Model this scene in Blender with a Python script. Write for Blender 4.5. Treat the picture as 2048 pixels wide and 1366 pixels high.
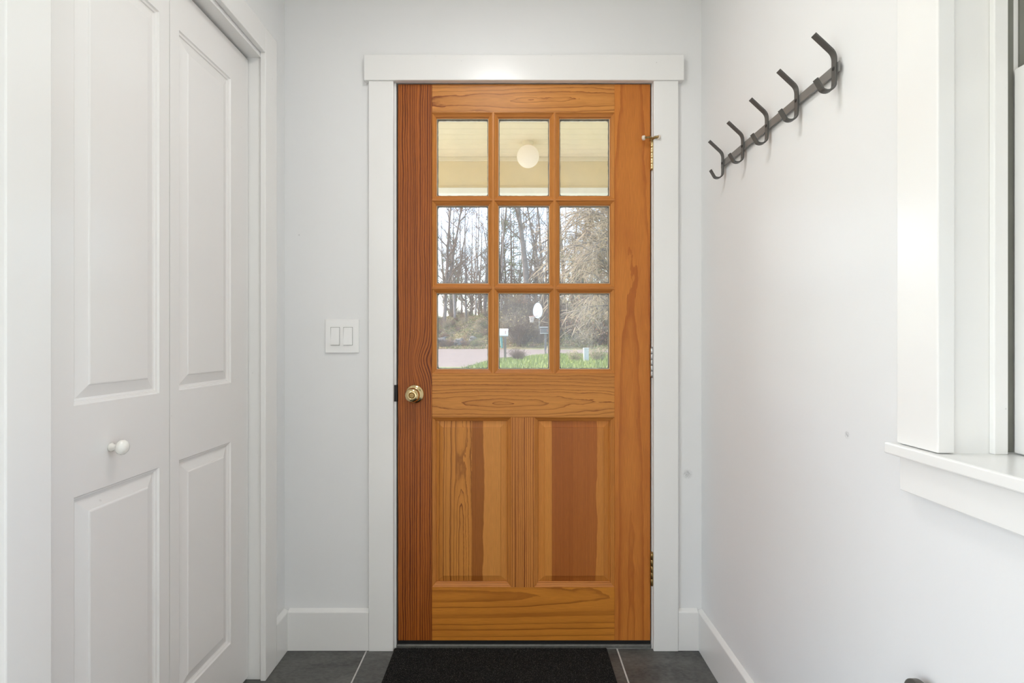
import bpy, bmesh, math, random
from mathutils import Vector, Matrix, noise as mnoise

# ------------------------------------------------------------------ reset
for o in list(bpy.data.objects):
    bpy.data.objects.remove(o, do_unlink=True)
SC = bpy.context.scene
COL = SC.collection
PI = math.pi

# ------------------------------------------------------------------ camera
F, CZ = 1045.0, 1.125            # focal length in pixels (2048 wide), eye height
cam_d = bpy.data.cameras.new('camera')
cam_d.sensor_width = 36.0
cam_d.lens = F / 2048 * 36.0
cam_d.clip_start, cam_d.clip_end = 0.05, 400
cam = bpy.data.objects.new('camera', cam_d)
COL.objects.link(cam)
cam.location = (0, 0, CZ)
cam.rotation_euler = (PI / 2, 0, 0)
SC.camera = cam

# ------------------------------------------------------------------ view, sky, sun, daylight
SC.view_settings.view_transform = 'Standard'
SC.view_settings.look = 'None'
SC.view_settings.gamma = 1.0
SC.view_settings.use_curve_mapping = False
SC.view_settings.exposure = 0.70

W = bpy.data.worlds.new('sky'); SC.world = W; W.use_nodes = True
wn = W.node_tree; wn.nodes.clear()
sky = wn.nodes.new('ShaderNodeTexSky'); sky.sky_type = 'NISHITA'
sky.sun_disc = False; sky.sun_elevation = math.radians(42); sky.sun_rotation = math.radians(-65)
sky.air_density = 1.0; sky.dust_density = 2.2; sky.ozone_density = 1.6
bgn = wn.nodes.new('ShaderNodeBackground'); bgn.inputs['Strength'].default_value = 0.55
won = wn.nodes.new('ShaderNodeOutputWorld')
wn.links.new(sky.outputs[0], bgn.inputs['Color']); wn.links.new(bgn.outputs[0], won.inputs['Surface'])

def add_light(name, kind, loc, direction, energy, color=(1, 1, 1), **kw):
    d = bpy.data.lights.new(name, kind); d.energy = energy; d.color = color
    for k, v in kw.items(): setattr(d, k, v)
    o = bpy.data.objects.new(name, d); COL.objects.link(o); o.location = loc
    o.rotation_euler = Vector(direction).to_track_quat('-Z', 'Y').to_euler()
    return o
add_light('sun', 'SUN', (-20, 10, 30), (0.80, -0.38, -0.80), 2.6, (1.0, 0.95, 0.87), angle=math.radians(3))
# daylight at the right window; fill lamps added behind two unseen, invented room windows
add_light('daylight_side_window', 'AREA', (0.98, 0.36, 1.55), (-1, 0.0, -0.08), 1.5, (0.95, 0.98, 1.0),
          shape='RECTANGLE', size=0.95, size_y=1.15)
add_light('fill_left_window', 'AREA', (-3.10, -1.1, 1.45), (1, 0, 0), 21.0, (0.955, 0.975, 1.0), shape='RECTANGLE', size=3.0, size_y=1.7)
add_light('fill_right_window', 'AREA', (3.10, -2.35, 1.45), (-1, 0, 0), 68.0, (0.955, 0.975, 1.0), shape='RECTANGLE', size=2.5, size_y=1.7)

# ------------------------------------------------------------------ helpers
def px(x, y, Y):
    return ((x - 1024) * Y / F, Y, CZ + (683 - y) * Y / F)
def s2l(c):
    return tuple(((v / 255.0) / 12.92 if v / 255.0 <= 0.04045 else ((v / 255.0 + 0.055) / 1.055) ** 2.4) for v in c)
def alb(c, k=1.15):
    return tuple(min(0.95, v * k) for v in s2l(c)) + (1.0,)

class NT:
    """small helper to write node trees"""
    def __init__(self, name):
        self.m = bpy.data.materials.new(name); self.m.use_nodes = True
        self.t = self.m.node_tree; self.t.nodes.clear()
        self.out = self.t.nodes.new('ShaderNodeOutputMaterial')
    def n(self, typ, **kw):
        nd = self.t.nodes.new(typ)
        for k, v in kw.items(): setattr(nd, k, v)
        return nd
    def l(self, a, b): self.t.links.new(a, b)
    def math(self, op, a, b=None, c=None, clamp=False):
        nd = self.n('ShaderNodeMath', operation=op); nd.use_clamp = clamp
        for i, v in enumerate((a, b, c)):
            if v is None: continue
            if isinstance(v, (int, float)): nd.inputs[i].default_value = v
            else: self.l(v, nd.inputs[i])
        return nd.outputs[0]
    def noise(self, vec, scale, detail=3.0, rough=0.5, dist=0.0):
        nd = self.n('ShaderNodeTexNoise'); nd.inputs['Scale'].default_value = scale
        nd.inputs['Detail'].default_value = detail; nd.inputs['Roughness'].default_value = rough
        nd.inputs['Distortion'].default_value = dist
        if vec is not None: self.l(vec, nd.inputs['Vector'])
        return nd.outputs['Fac']
    def ramp(self, fac, stops, interp='LINEAR'):
        nd = self.n('ShaderNodeValToRGB'); cr = nd.color_ramp; cr.interpolation = interp
        while len(cr.elements) < len(stops): cr.elements.new(0.5)
        for e, (p, c) in zip(cr.elements, stops):
            e.position = p; e.color = c if len(c) == 4 else tuple(c) + (1,)
        self.l(fac, nd.inputs[0]); return nd.outputs[0]
    def mix(self, fac, a, b, blend='MIX'):
        nd = self.n('ShaderNodeMix', data_type='RGBA', blend_type=blend)
        if isinstance(fac, (int, float)): nd.inputs[0].default_value = fac
        else: self.l(fac, nd.inputs[0])
        for i, v in ((6, a), (7, b)):
            if isinstance(v, tuple): nd.inputs[i].default_value = v
            else: self.l(v, nd.inputs[i])
        return nd.outputs[2]
    def xyz(self, x, y, z):
        nd = self.n('ShaderNodeCombineXYZ')
        for i, v in enumerate((x, y, z)):
            if isinstance(v, (int, float)): nd.inputs[i].default_value = v
            else: self.l(v, nd.inputs[i])
        return nd.outputs[0]
    def sep(self, v):
        nd = self.n('ShaderNodeSeparateXYZ'); self.l(v, nd.inputs[0]); return nd.outputs
    def coord(self, which='Object'):
        return self.n('ShaderNodeTexCoord').outputs[which]
    def bump(self, h, strength, dist=0.002):
        nd = self.n('ShaderNodeBump'); nd.inputs['Strength'].default_value = strength
        nd.inputs['Distance'].default_value = dist; self.l(h, nd.inputs['Height']); return nd.outputs[0]
    def principled(self, color, rough=0.5, metal=0.0, spec=0.5, normal=None, coat=0.0, coat_rough=0.1):
        p = self.n('ShaderNodeBsdfPrincipled')
        if isinstance(color, tuple): p.inputs['Base Color'].default_value = color
        else: self.l(color, p.inputs['Base Color'])
        if isinstance(rough, (int, float)): p.inputs['Roughness'].default_value = rough
        else: self.l(rough, p.inputs['Roughness'])
        p.inputs['Metallic'].default_value = metal; p.inputs['Specular IOR Level'].default_value = spec
        p.inputs['Coat Weight'].default_value = coat; p.inputs['Coat Roughness'].default_value = coat_rough
        if normal is not None: self.l(normal, p.inputs['Normal'])
        self.l(p.outputs[0], self.out.inputs['Surface'])
        return p

def simple(name, c, rough=0.5, metal=0.0, spec=0.5, var=0.06, scale=20.0, bump=0.0, k=1.15):
    t = NT(name); co = t.coord()
    n1 = t.noise(co, scale, 4)
    a = alb(c, k * (1 - var)); b = alb(c, k * (1 + var))
    col = t.ramp(n1, [(0.3, a), (0.7, b)])
    nm = t.bump(n1, bump) if bump else None
    t.principled(col, rough, metal, spec, nm); return t.m

def paint(name, c, rough, bump_scale, bump, marks=0.0, spec=0.5):
    t = NT(name); co = t.coord()
    n1 = t.noise(co, bump_scale, 3); n0 = t.noise(co, 1.7, 2)
    col = t.ramp(n0, [(0.3, alb(c, 1.12)), (0.7, alb(c, 1.15))])
    if marks:
        sp = t.noise(co, 55, 2, 0.6)
        msk = t.ramp(sp, [(0.0, (0, 0, 0)), (0.765, (0, 0, 0)), (0.79, (marks, marks, marks))])
        col = t.mix(msk, col, alb((120, 118, 112)))
    t.principled(col, rough, 0, spec, t.bump(n1, bump, 0.001)); return t.m

M = {}
def smudge_wall(name, spots):
    t = NT(name); co = t.coord(); n0 = t.noise(co, 1.7, 2); n1 = t.noise(co, 160, 3); n2 = t.noise(co, 260, 4, 0.7)
    col = t.ramp(n0, [(0.3, alb((226, 226, 225), 1.12)), (0.7, alb((226, 226, 225), 1.15))])
    for p, rad in spots:
        d = t.n('ShaderNodeVectorMath', operation='DISTANCE'); t.l(co, d.inputs[0]); d.inputs[1].default_value = p
        g = t.math('SUBTRACT', 1.0, t.math('DIVIDE', d.outputs['Value'], rad), clamp=True)
        g = t.math('MULTIPLY', t.math('MULTIPLY', g, t.math('SUBTRACT', n2, 0.40, clamp=True)), 9.0, clamp=True)
        col = t.mix(t.math('MULTIPLY', g, 0.55), col, alb((140, 140, 138)))
    t.principled(col, 0.42, 0, 0.5, t.bump(n1, 0.10, 0.001)); return t.m
M['wall'] = paint('wall_paint', (226, 226, 225), 0.42, 160, 0.10, 0.0, 0.5)
M['trim'] = paint('trim_gloss_paint', (229, 228, 225), 0.24, 60, 0.06, 0.25)
M['closet'] = paint('closet_door_paint', (229, 227, 224), 0.26, 50, 0.07, 0.15)
M['ceil'] = paint('ceiling_paint', (232, 231, 228), 0.7, 120, 0.1)
M['black'] = simple('black_rubber', (22, 20, 19), 0.6)
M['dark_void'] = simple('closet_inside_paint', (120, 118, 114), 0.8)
M['chrome'] = simple('satin_chrome', (168, 168, 168), 0.22, 1.0, var=0.03)
M['brass'] = simple('polished_brass', (218, 196, 148), 0.17, 1.0, var=0.06, k=1.0)
M['old_brass'] = simple('aged_brass', (150, 126, 84), 0.32, 1.0, var=0.25, scale=120)
M['gunmetal'] = simple('grey_metal_hook', (92, 91, 88), 0.42, 0.35, var=0.05, k=1.0)
M['rail_metal_lit'] = simple('top_lit_rail_grey', (132, 131, 128), 0.38, 0.35, var=0.04, k=1.0)  # hook metal made lighter: the light on the rail is in its colour
M['switch'] = simple('switch_plastic', (236, 235, 232), 0.3, var=0.01)
M['rubber_white'] = simple('rubber_bumper', (226, 214, 196), 0.5)
M['sill'] = simple('sill_metal', (112, 112, 108), 0.5, 0.3, var=0.15, scale=60)
M['knob_white'] = simple('porcelain_white', (236, 232, 225), 0.15, var=0.01)
M['vinyl'] = simple('window_track_grey', (112, 112, 104), 0.5, var=0.08)
M['putty'] = simple('putty', (236, 224, 198), 0.6, var=0.10, scale=90)
M['old_putty'] = simple('dirty_putty', (96, 80, 60), 0.7, var=0.45, scale=70)
M['cream'] = simple('porch_cream_paint', (218, 198, 154), 0.55, var=0.04, scale=3)
M['cream_light'] = simple('porch_ceiling_paint', (222, 208, 178), 0.5, var=0.03, scale=3)
M['white_ext'] = simple('white_exterior_paint', (236, 234, 230), 0.5, var=0.03)
M['concrete'] = simple('porch_concrete', (188, 184, 176), 0.8, var=0.15, scale=14)
M['plastic_dark'] = simple('dark_grey_knob', (84, 82, 76), 0.5, var=0.05)

# glass: mostly clear, mirrors at grazing angles, with a thin film of dirt
def glass_mat(name, haze):
    t = NT(name); co = t.coord()
    tr = t.n('ShaderNodeBsdfTransparent'); tr.inputs[0].default_value = (0.985, 0.98, 0.975, 1)
    gl = t.n('ShaderNodeBsdfGlossy'); gl.inputs['Roughness'].default_value = 0.02
    fr = t.n('ShaderNodeFresnel'); fr.inputs[0].default_value = 1.45
    m1 = t.n('ShaderNodeMixShader'); t.l(fr.outputs[0], m1.inputs[0]); t.l(tr.outputs[0], m1.inputs[1]); t.l(gl.outputs[0], m1.inputs[2])
    df = t.n('ShaderNodeBsdfDiffuse'); df.inputs[0].default_value = (0.8, 0.79, 0.78, 1)
    tl = t.n('ShaderNodeBsdfTranslucent'); tl.inputs[0].default_value = (0.9, 0.89, 0.88, 1)
    m2 = t.n('ShaderNodeMixShader'); m2.inputs[0].default_value = 0.6
    t.l(df.outputs[0], m2.inputs[1]); t.l(tl.outputs[0], m2.inputs[2])
    sm = t.noise(co, 7, 4, 0.6)
    hz = t.math('MULTIPLY', sm, haze * 2)
    m3 = t.n('ShaderNodeMixShader'); t.l(hz, m3.inputs[0]); t.l(m1.outputs[0], m3.inputs[1]); t.l(m2.outputs[0], m3.inputs[2])
    t.l(m3.outputs[0], t.out.inputs['Surface']); return t.m
M['glass'] = glass_mat('old_pane_glass', 0.075)
M['window_glass'] = glass_mat('window_glass', 0.01)

def emit_mat(name, c, s):
    t = NT(name); e = t.n('ShaderNodeEmission'); e.inputs[0].default_value = c + (1,); e.inputs[1].default_value = s
    lw = t.n('ShaderNodeBsdfDiffuse'); lw.inputs[0].default_value = (0.45, 0.42, 0.37, 1)
    a = t.n('ShaderNodeAddShader'); t.l(e.outputs[0], a.inputs[0]); t.l(lw.outputs[0], a.inputs[1])
    t.l(a.outputs[0], t.out.inputs['Surface']); return t.m
M['globe'] = emit_mat('lit_opal_globe', (1.0, 0.84, 0.62), 0.36)
M['ceiling_lamp'] = emit_mat('lit_ceiling_glass', (1.0, 0.95, 0.88), 3.0)

# wood --------------------------------------------------------------
def wood(name, light, dark, axis, spacing, mode='straight', seed=0.0, centre=0.0, slope=0.05, wob=0.012,
         strength=1.0, sap=None, line=0.10, cloud=0.25, rough=0.40, long_off=0.0, knot=None, vary=1.2, jag=0.0012, k=1.24):
    """grain as growth rings cut by the board: rings along 'axis'; sap=(position, colour light, colour dark, wobble, side)"""
    t = NT(name); X, Yc, Z = t.sep(t.coord())
    across, along = (X, Z) if axis == 'Z' else (Z, X)
    al = t.math('ADD', along, long_off)
    pv = t.xyz(t.math('MULTIPLY', across, 9.0), seed * 3.1, t.math('MULTIPLY', al, 3.0))
    w1 = t.math('SUBTRACT', t.noise(pv, 1.0, 3, 0.55), 0.5)
    pv2 = t.xyz(t.math('MULTIPLY', across, 34.0), seed * 1.7 + 5, t.math('MULTIPLY', al, 9.0))
    w2 = t.math('SUBTRACT', t.noise(pv2, 1.0, 3, 0.6), 0.5)
    pv3 = t.xyz(t.math('MULTIPLY', across, 160.0), seed * 2.7 + 9, t.math('MULTIPLY', al, 60.0))
    w3 = t.math('SUBTRACT', t.noise(pv3, 1.0, 2, 0.6), 0.5)
    u = t.math('ADD', t.math('SUBTRACT', across, centre), t.math('MULTIPLY', w2, wob * 0.35))
    u = t.math('ADD', u, t.math('MULTIPLY', w3, jag))
    if knot:      # grain swelling round a knot
        ka, kl, kr, kamp = knot
        da = t.math('DIVIDE', t.math('SUBTRACT', across, ka), kr); dl = t.math('DIVIDE', t.math('SUBTRACT', along, kl), kr * 1.3)
        g = t.math('POWER', 2.718, t.math('MULTIPLY', t.math('ADD', t.math('MULTIPLY', da, da), t.math('MULTIPLY', dl, dl)), -1.0))
        u = t.math('ADD', u, t.math('MULTIPLY', g, kamp))
    if mode == 'straight':
        r = t.math('ADD', u, t.math('MULTIPLY', w1, wob))
    else:
        dd = t.math('ADD', t.math('MULTIPLY', al, slope), t.math('MULTIPLY', w1, wob * 2.6))
        dd = t.math('ADD', dd, t.math('MULTIPLY', w2, wob * 0.6))
        r = t.math('SQRT', t.math('ADD', t.math('MULTIPLY', u, u), t.math('MULTIPLY', dd, dd)))
        r = t.math('ADD', r, t.math('MULTIPLY', w3, jag))
    vr = t.noise(t.xyz(t.math('MULTIPLY', r, 0.45 / spacing), seed * 5.3, 0.0), 1.0, 2)
    fr = t.math('FRACT', t.math('ADD', t.math('ADD', t.math('DIVIDE', r, spacing), t.math('MULTIPLY', vr, vary * 2)), 40.0 + seed))
    lt, dk = [(c[0] * 0.99, c[1] * 1.00, c[2], 1.0) for c in (alb(light, k), alb(dark, k))]
    ringf = t.ramp(fr, [(0.0, (0, 0, 0)), (0.45, (0.06,) * 3), (1.0 - line * 2.2, (0.30,) * 3), (1.0 - line, (1, 1, 1)), (0.985, (0.85,) * 3), (1.0, (0, 0, 0))])
    if sap:
        pos, sl, sd, swob, side = sap
        e = t.math('ADD', across, t.math('MULTIPLY', t.math('ADD', w1, t.math('MULTIPLY', w2, 0.35)), swob))
        sm = t.math('MULTIPLY', t.math('SUBTRACT', e, pos), 400.0 * side); sm = t.math('ADD', sm, 0.5, clamp=True)
        lt = t.mix(sm, lt, alb(sl, k)); dk = t.mix(sm, dk, alb(sd, k))
    ls = t.ramp(t.noise(t.xyz(t.math('MULTIPLY', r, 0.8 / spacing), seed * 7.1, t.math('MULTIPLY', al, 1.5)), 1.0, 1), [(0.3, (0.45,) * 3), (0.6, (1, 1, 1))])
    col = t.mix(t.math('MULTIPLY', t.math('MULTIPLY', ringf, ls), strength), lt, dk)
    cl = t.noise(t.xyz(t.math('MULTIPLY', across, 14), seed + 11, t.math('MULTIPLY', al, 3.0)), 1.0, 4, 0.6)
    col = t.mix(t.math('MULTIPLY', t.math('SUBTRACT', cl, 0.42, clamp=True), cloud * 3), col, dk)
    fb = t.noise(t.xyz(t.math('MULTIPLY', across, 900), seed, t.math('MULTIPLY', al, 22)), 1.0, 2)
    f2 = t.ramp(fb, [(0.3, (0.87,) * 3), (0.7, (1.09,) * 3)])
    col = t.mix(1.0, col, f2, 'MULTIPLY')
    t.principled(col, rough, 0, 0.32, t.bump(ringf, 0.05, 0.0005)); return t.m

# geometry ----------------------------------------------------------
def finish(name, bm, mat, parent=None, smooth=False):
    me = bpy.data.meshes.new(name)
    off = Vector((0, 0, 0)); p = parent
    while p is not None:
        off += p.location; p = p.parent
    if off.length > 0: bmesh.ops.translate(bm, verts=bm.verts, vec=-off)
    bm.to_mesh(me); bm.free()
    if smooth:
        for f in me.polygons: f.use_smooth = True
    me.materials.append(M[mat] if isinstance(mat, str) else mat)
    o = bpy.data.objects.new(name, me); COL.objects.link(o)
    if parent is not None: o.parent = parent
    return o
def root(name, loc, label=None, cat=None, group=None, kind=None):
    o = bpy.data.objects.new(name, None); COL.objects.link(o); o.location = loc
    o.empty_display_size = 0.05
    return tag(o, label, cat, group, kind)
def tag(o, label=None, cat=None, group=None, kind=None):
    if label: o['label'] = label
    if cat: o['category'] = cat
    if group: o['group'] = group
    if kind: o['kind'] = kind
    return o
def rebase(o, loc=None):
    """move a mesh's origin to the middle of its base"""
    me = o.data
    if loc is None:
        xs = [v.co for v in me.vertices]
        loc = Vector(((min(v.x for v in xs) + max(v.x for v in xs)) / 2, (min(v.y for v in xs) + max(v.y for v in xs)) / 2, min(v.z for v in xs)))
    me.transform(Matrix.Translation(-Vector(loc))); o.location = loc
    return o
def bx(bm, x0, x1, y0, y1, z0, z1, bevel=0.0, seg=1):
    vs = [bm.verts.new((x, y, z)) for x in (x0, x1) for y in (y0, y1) for z in (z0, z1)]
    fs = [(0, 1, 3, 2), (4, 6, 7, 5), (0, 4, 5, 1), (2, 3, 7, 6), (0, 2, 6, 4), (1, 5, 7, 3)]
    faces = [bm.faces.new([vs[i] for i in f]) for f in fs]
    if bevel > 0:
        ed = list({e for f in faces for e in f.edges})
        bmesh.ops.bevel(bm, geom=ed, offset=bevel, segments=seg, affect='EDGES', profile=0.5)
    return bm
def box(name, x0, x1, y0, y1, z0, z1, mat, parent=None, bevel=0.0, seg=1):
    return finish(name, bx(bmesh.new(), x0, x1, y0, y1, z0, z1, bevel, seg), mat, parent)
def lathe(bm, prof, centre, axis, seg=28, cap=True):
    """prof: list of (radius, distance along axis)"""
    ax = Vector(axis).normalized(); q = ax.to_track_quat('Z', 'Y'); c = Vector(centre)
    rings = []
    for r, h in prof:
        rings.append([bm.verts.new(c + q @ Vector((r * math.cos(2 * PI * i / seg), r * math.sin(2 * PI * i / seg), h))) for i in range(seg)])
    for a, b in zip(rings, rings[1:]):
        for i in range(seg):
            bm.faces.new((a[i], a[(i + 1) % seg], b[(i + 1) % seg], b[i]))
    if cap:
        bm.faces.new(rings[0][::-1]); bm.faces.new(rings[-1])
    return bm
def nested(bm, rects, mp, cap=True, sides=(0, 1, 2, 3)):
    """loft between nested rectangles (u0,u1,v0,v1,depth); mp maps (u,v,d) to a point"""
    loops = []
    for u0, u1, v0, v1, d in rects:
        loops.append([bm.verts.new(mp(u, v, d)) for u, v in ((u0, v0), (u1, v0), (u1, v1), (u0, v1))])
    for a, b in zip(loops, loops[1:]):
        for i in sides:
            bm.faces.new((a[i], a[(i + 1) % 4], b[(i + 1) % 4], b[i]))
    if cap: bm.faces.new(loops[-1])
    return bm
def inset(r, k, d):
    return (r[0] + k, r[1] - k, r[2] + k, r[3] - k, d)
def copy_tree(o, parent=None):
    c = o.copy(); COL.objects.link(c); c.parent = parent
    for ch in list(o.children):
        if ch is not c: copy_tree(ch, c)
    return c

class Tubes:
    def __init__(self): self.v = []; self.f = []
    def add(self, pts, radii, sides=4):
        base = len(self.v); n = len(pts); pts = [Vector(p) for p in pts]
        ref = Vector((0.31, 0.17, 0.93)).normalized()
        for i, p in enumerate(pts):
            d = (pts[min(i + 1, n - 1)] - pts[max(i - 1, 0)])
            if d.length < 1e-9: d = Vector((0, 0, 1))
            d.normalize()
            a = d.cross(ref)
            if a.length < 0.05: a = d.cross(Vector((1, 0, 0)))
            a.normalize(); b = d.cross(a)
            for k in range(sides):
                t = 2 * PI * k / sides
                self.v.append(tuple(p + (a * math.cos(t) + b * math.sin(t)) * radii[i]))
        for i in range(n - 1):
            for k in range(sides):
                q = base + i * sides; k2 = (k + 1) % sides
                self.f.append((q + k, q + k2, q + sides + k2, q + sides + k))
    def quad(self, c, a, b):
        base = len(self.v); c, a, b = Vector(c), Vector(a), Vector(b)
        for p in (c - a, c - b, c + a, c + b): self.v.append(tuple(p))
        self.f.append((base, base + 1, base + 2, base + 3))
    def build(self, name, mat, parent=None, smooth=True):
        me = bpy.data.meshes.new(name); me.from_pydata(self.v, [], self.f); me.update()
        if smooth: me.polygons.foreach_set('use_smooth', [True] * len(me.polygons))
        me.materials.append(M[mat]); o = bpy.data.objects.new(name, me); COL.objects.link(o)
        if parent is not None: o.parent = parent
        return o

# ================================================================== THE ROOM
YW = 1.915                       # door wall
XL, XR = -0.834, 0.6946          # side walls of the entry
CH = 2.50                        # ceiling height
YB = -0.60                       # where the entry opens to the room behind
RX0, RX1, RY0 = -3.0, 3.0, -4.0

def struct(o, label, cat=None):
    return tag(o, label, cat, None, 'structure')

# --- floor: slab of pale grout, slate tiles laid on it
t = NT('slate_tile'); co = t.coord()
oi = t.n('ShaderNodeObjectInfo')
vv = t.n('ShaderNodeVectorMath', operation='ADD'); t.l(co, vv.inputs[0])
rn = t.n('ShaderNodeVectorMath', operation='SCALE'); rn.inputs[0].default_value = (13, 7, 3); t.l(oi.outputs['Random'], rn.inputs['Scale']); t.l(rn.outputs[0], vv.inputs[1])
sv = t.xyz(t.math('MULTIPLY', t.sep(vv.outputs[0])[0], 1.0), t.math('MULTIPLY', t.sep(vv.outputs[0])[1], 1.7), 0)
n1 = t.noise(sv, 5.5, 6, 0.62, 0.6); n2 = t.noise(sv, 60, 4, 0.6)
c1 = t.ramp(n1, [(0.30, alb((54, 54, 52))), (0.5, alb((84, 84, 81))), (0.72, alb((112, 112, 108)))])
c2 = t.mix(0.25, c1, t.ramp(n2, [(0.3, alb((40, 40, 38))), (0.7, alb((125, 125, 121)))]))
hh = t.math('ADD', n1, t.math('MULTIPLY', n2, 0.3))
t.principled(c2, 0.45, 0, 0.45, t.bump(hh, 0.35, 0.003)); M['slate'] = t.m
M['grout'] = simple('tile_grout', (205, 204, 200), 0.8, var=0.08, scale=80)
floor = box('floor', RX0, RX1, RY0, 2.06, -0.06, -0.0025, 'grout'); struct(floor, 'dark slate tile floor with pale grout lines', 'floor')
P = 0.4575; G = 0.0028
gx0, gy0 = -0.530, 1.917
tile_mesh = None
for i in range(-6, 9):
    for j in range(0, 14):
        x0, x1 = gx0 + (i - 1) * P, gx0 + i * P
        y1 = gy0 - j * P; y0 = y1 - P
        if y0 > YB and (x1 < XL - 0.1 or x0 > XR + 0.02): continue
        if y0 < YB: continue
        if x0 < RX0 - 0.2 or x1 > RX1 + 0.2 or y0 < RY0 - 0.2: continue
        cx0, cx1 = max(x0, RX0), min(x1, RX1); cy0, cy1 = max(y0, RY0), y1
        if y1 > YB:
            cx0, cx1 = max(cx0, XL - 0.06 if y0 > YB else cx0), min(cx1, XR if y0 > YB else cx1)
        full = abs(cx1 - cx0 - P) < 1e-6 and abs(cy1 - cy0 - P) < 1e-6
        cx, cy = (cx0 + cx1) / 2, (cy0 + cy1) / 2
        if full and tile_mesh:
            o = bpy.data.objects.new('tile', tile_mesh); COL.objects.link(o)
        else:
            wx, wy = (cx1 - cx0) / 2 - G, (cy1 - cy0) / 2 - G
            o = box('tile', -wx, wx, -wy, wy, -0.0024, 0.0, 'slate', None, 0.001)
            if full: tile_mesh = o.data
        o.parent = floor; o.location = (cx, cy, 0)

M['bounce_floor'] = simple('pale_bounce_floor', (168, 164, 158), 0.5, var=0.08, scale=8)  # unseen floor made pale to bounce light up into the entry
struct(box('floor_room', RX0, RX1, RY0, -0.3765, -0.0024, 0.0005, 'bounce_floor'), 'unseen floor of the room behind, made pale to bounce light', 'floor')
# --- ceiling and walls
struct(box('ceiling', RX0 - 0.2, RX1 + 0.2, RY0 - 0.3, 2.07, CH, CH + 0.2, 'ceil'), 'plain white painted ceiling', 'ceiling')
# door wall with the door opening
OPL, OPR, OPT = px(789, 0, YW)[0] - 0.012, px(1306, 0, YW)[0] + 0.012, px(0, 162, YW)[2] + 0.012
bm = bmesh.new()
bx(bm, -1.7, OPL, YW, 2.065, -0.06, CH); bx(bm, OPR, XR + 0.5, YW, 2.065, -0.06, CH); bx(bm, OPL, OPR, YW, 2.065, OPT, CH)
M['wall_marked'] = smudge_wall('wall_paint_with_scuff', [(px(1375, 948, YW), 0.020), (px(598, 470, YW), 0.004)])
wall_front = struct(finish('wall_front', bm, 'wall_marked'), 'white painted wall around the wooden entry door', 'wall')
# closet side wall
CY0, CY1, CZT = 0.925, 1.742, 2.074   # closet opening along y, head height
bm = bmesh.new()
bx(bm, XL - 0.115, XL, CY1, YW, -0.06, CH); bx(bm, XL - 0.115, XL, 0.70, CY0, -0.06, CH); bx(bm, XL - 0.115, XL, CY0, CY1, CZT, CH)
struct(finish('wall_left', bm, 'wall'), 'white wall with the closet opening', 'wall')
bm = bmesh.new()
bx(bm, -1.60, -1.55, CY0 - 0.145, YW, -0.06, CH); bx(bm, -1.55, XL - 0.115, CY0 - 0.145, CY0 - 0.10, -0.06, CH)
struct(finish('wall_closet', bm, 'dark_void'), 'inner walls of the closet behind the white folding doors', 'wall')
# window wall
WY0, WY1, WZ0, WZ1 = -0.13, 0.880, 0.935, 2.20
bm = bmesh.new()
bx(bm, XR, XR + 0.15, WY1, YW, -0.06, CH); bx(bm, XR, XR + 0.15, YB, WY0, -0.06, CH)
bx(bm, XR, XR + 0.15, WY0, WY1, -0.06, WZ0); bx(bm, XR, XR + 0.15, WY0, WY1, WZ1, CH)
M['wall_marked_r'] = smudge_wall('wall_paint_with_nick', [((XR, 1.083, 0.931), 0.009)])
struct(finish('wall_right', bm, 'wall_marked_r'), 'white wall with the hook rail and the window', 'wall')
# the room behind
bm = bmesh.new()
LYB = 0.70                       # the room behind reaches further forward on its left side
bx(bm, RX0, XL - 0.115, LYB, LYB + 0.08, -0.06, CH); bx(bm, XR + 0.15, RX1, YB, YB + 0.12, -0.06, CH)
bx(bm, RX0 - 0.12, RX1 + 0.12, RY0 - 0.12, RY0, -0.06, CH)
for a, b, w0, w1, e in ((RX0 - 0.12, RX0, -2.6, 0.4, LYB + 0.08), (RX1, RX1 + 0.12, -3.6, -1.1, YB + 0.12)):
    bx(bm, a, b, RY0, w0, -0.06, CH); bx(bm, a, b, w1, e, -0.06, CH)
    bx(bm, a, b, w0, w1, -0.06, 0.6); bx(bm, a, b, w0, w1, 2.3, CH)
struct(finish('wall_back', bm, 'wall'), 'white walls of the room behind the entry', 'wall')
for nm, xa, w0, w1 in (('added_window_2', RX0 - 0.09, -2.6, 0.4), ('added_window_3', RX1 + 0.03, -3.6, -1.1)):  # unseen windows added to hold the fill lamps
    w2 = root(nm, (xa + 0.03, (w0 + w1) / 2, 0.6), 'added unseen white framed opening for a fill lamp in the room behind', 'window', 'added fill openings', 'structure')
    for k in range(4):
        a = w0 + (w1 - 0.06 - w0) * k / 3
        box('mullion', xa, xa + 0.06, a, a + 0.06, 0.66, 2.24, 'trim', w2)
    for z in (0.6, 2.24): box('frame_rail', xa, xa + 0.06, w0, w1, z, z + 0.06, 'trim', w2)

# --- entry door casing, jamb, sill
YC = 1.896
def casing(name, x0, x1, y0, y1, yf, label, z0=None):
    a, b = px(x0, y1, yf), px(x1, y0, yf)
    return struct(rebase(box(name, a[0], b[0], yf, YW, a[2] if z0 is None else z0, b[2], 'trim', None, 0.0022, 2)), label, 'trim')
casing('trim_1', 737, 786.5, 159.5, 1303, YC, 'white upright door casing beside the light switch', 0.0)
casing('trim_2', 1307.5, 1357, 159.5, 1303, YC, 'white upright door casing on the hinge side', 0.0)
casing('trim_3', 727.5, 1368.5, 109, 160, 1.889, 'thicker white head casing over the wooden door')
jl, jr, jt = px(792.6, 0, YW)[0], px(1303.2, 0, YW)[0], px(0, 165.6, YW)[2]
jm = struct(root('trim_4', ((jl + jr) / 2, YW, 0), 'white door jamb lining the entry door opening', 'trim'), 'white door jamb lining the entry door opening', 'trim')
box('jamb_side', OPL, jl, YW - 0.001, 2.063, 0.0, jt, 'trim', jm, 0.001)
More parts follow.
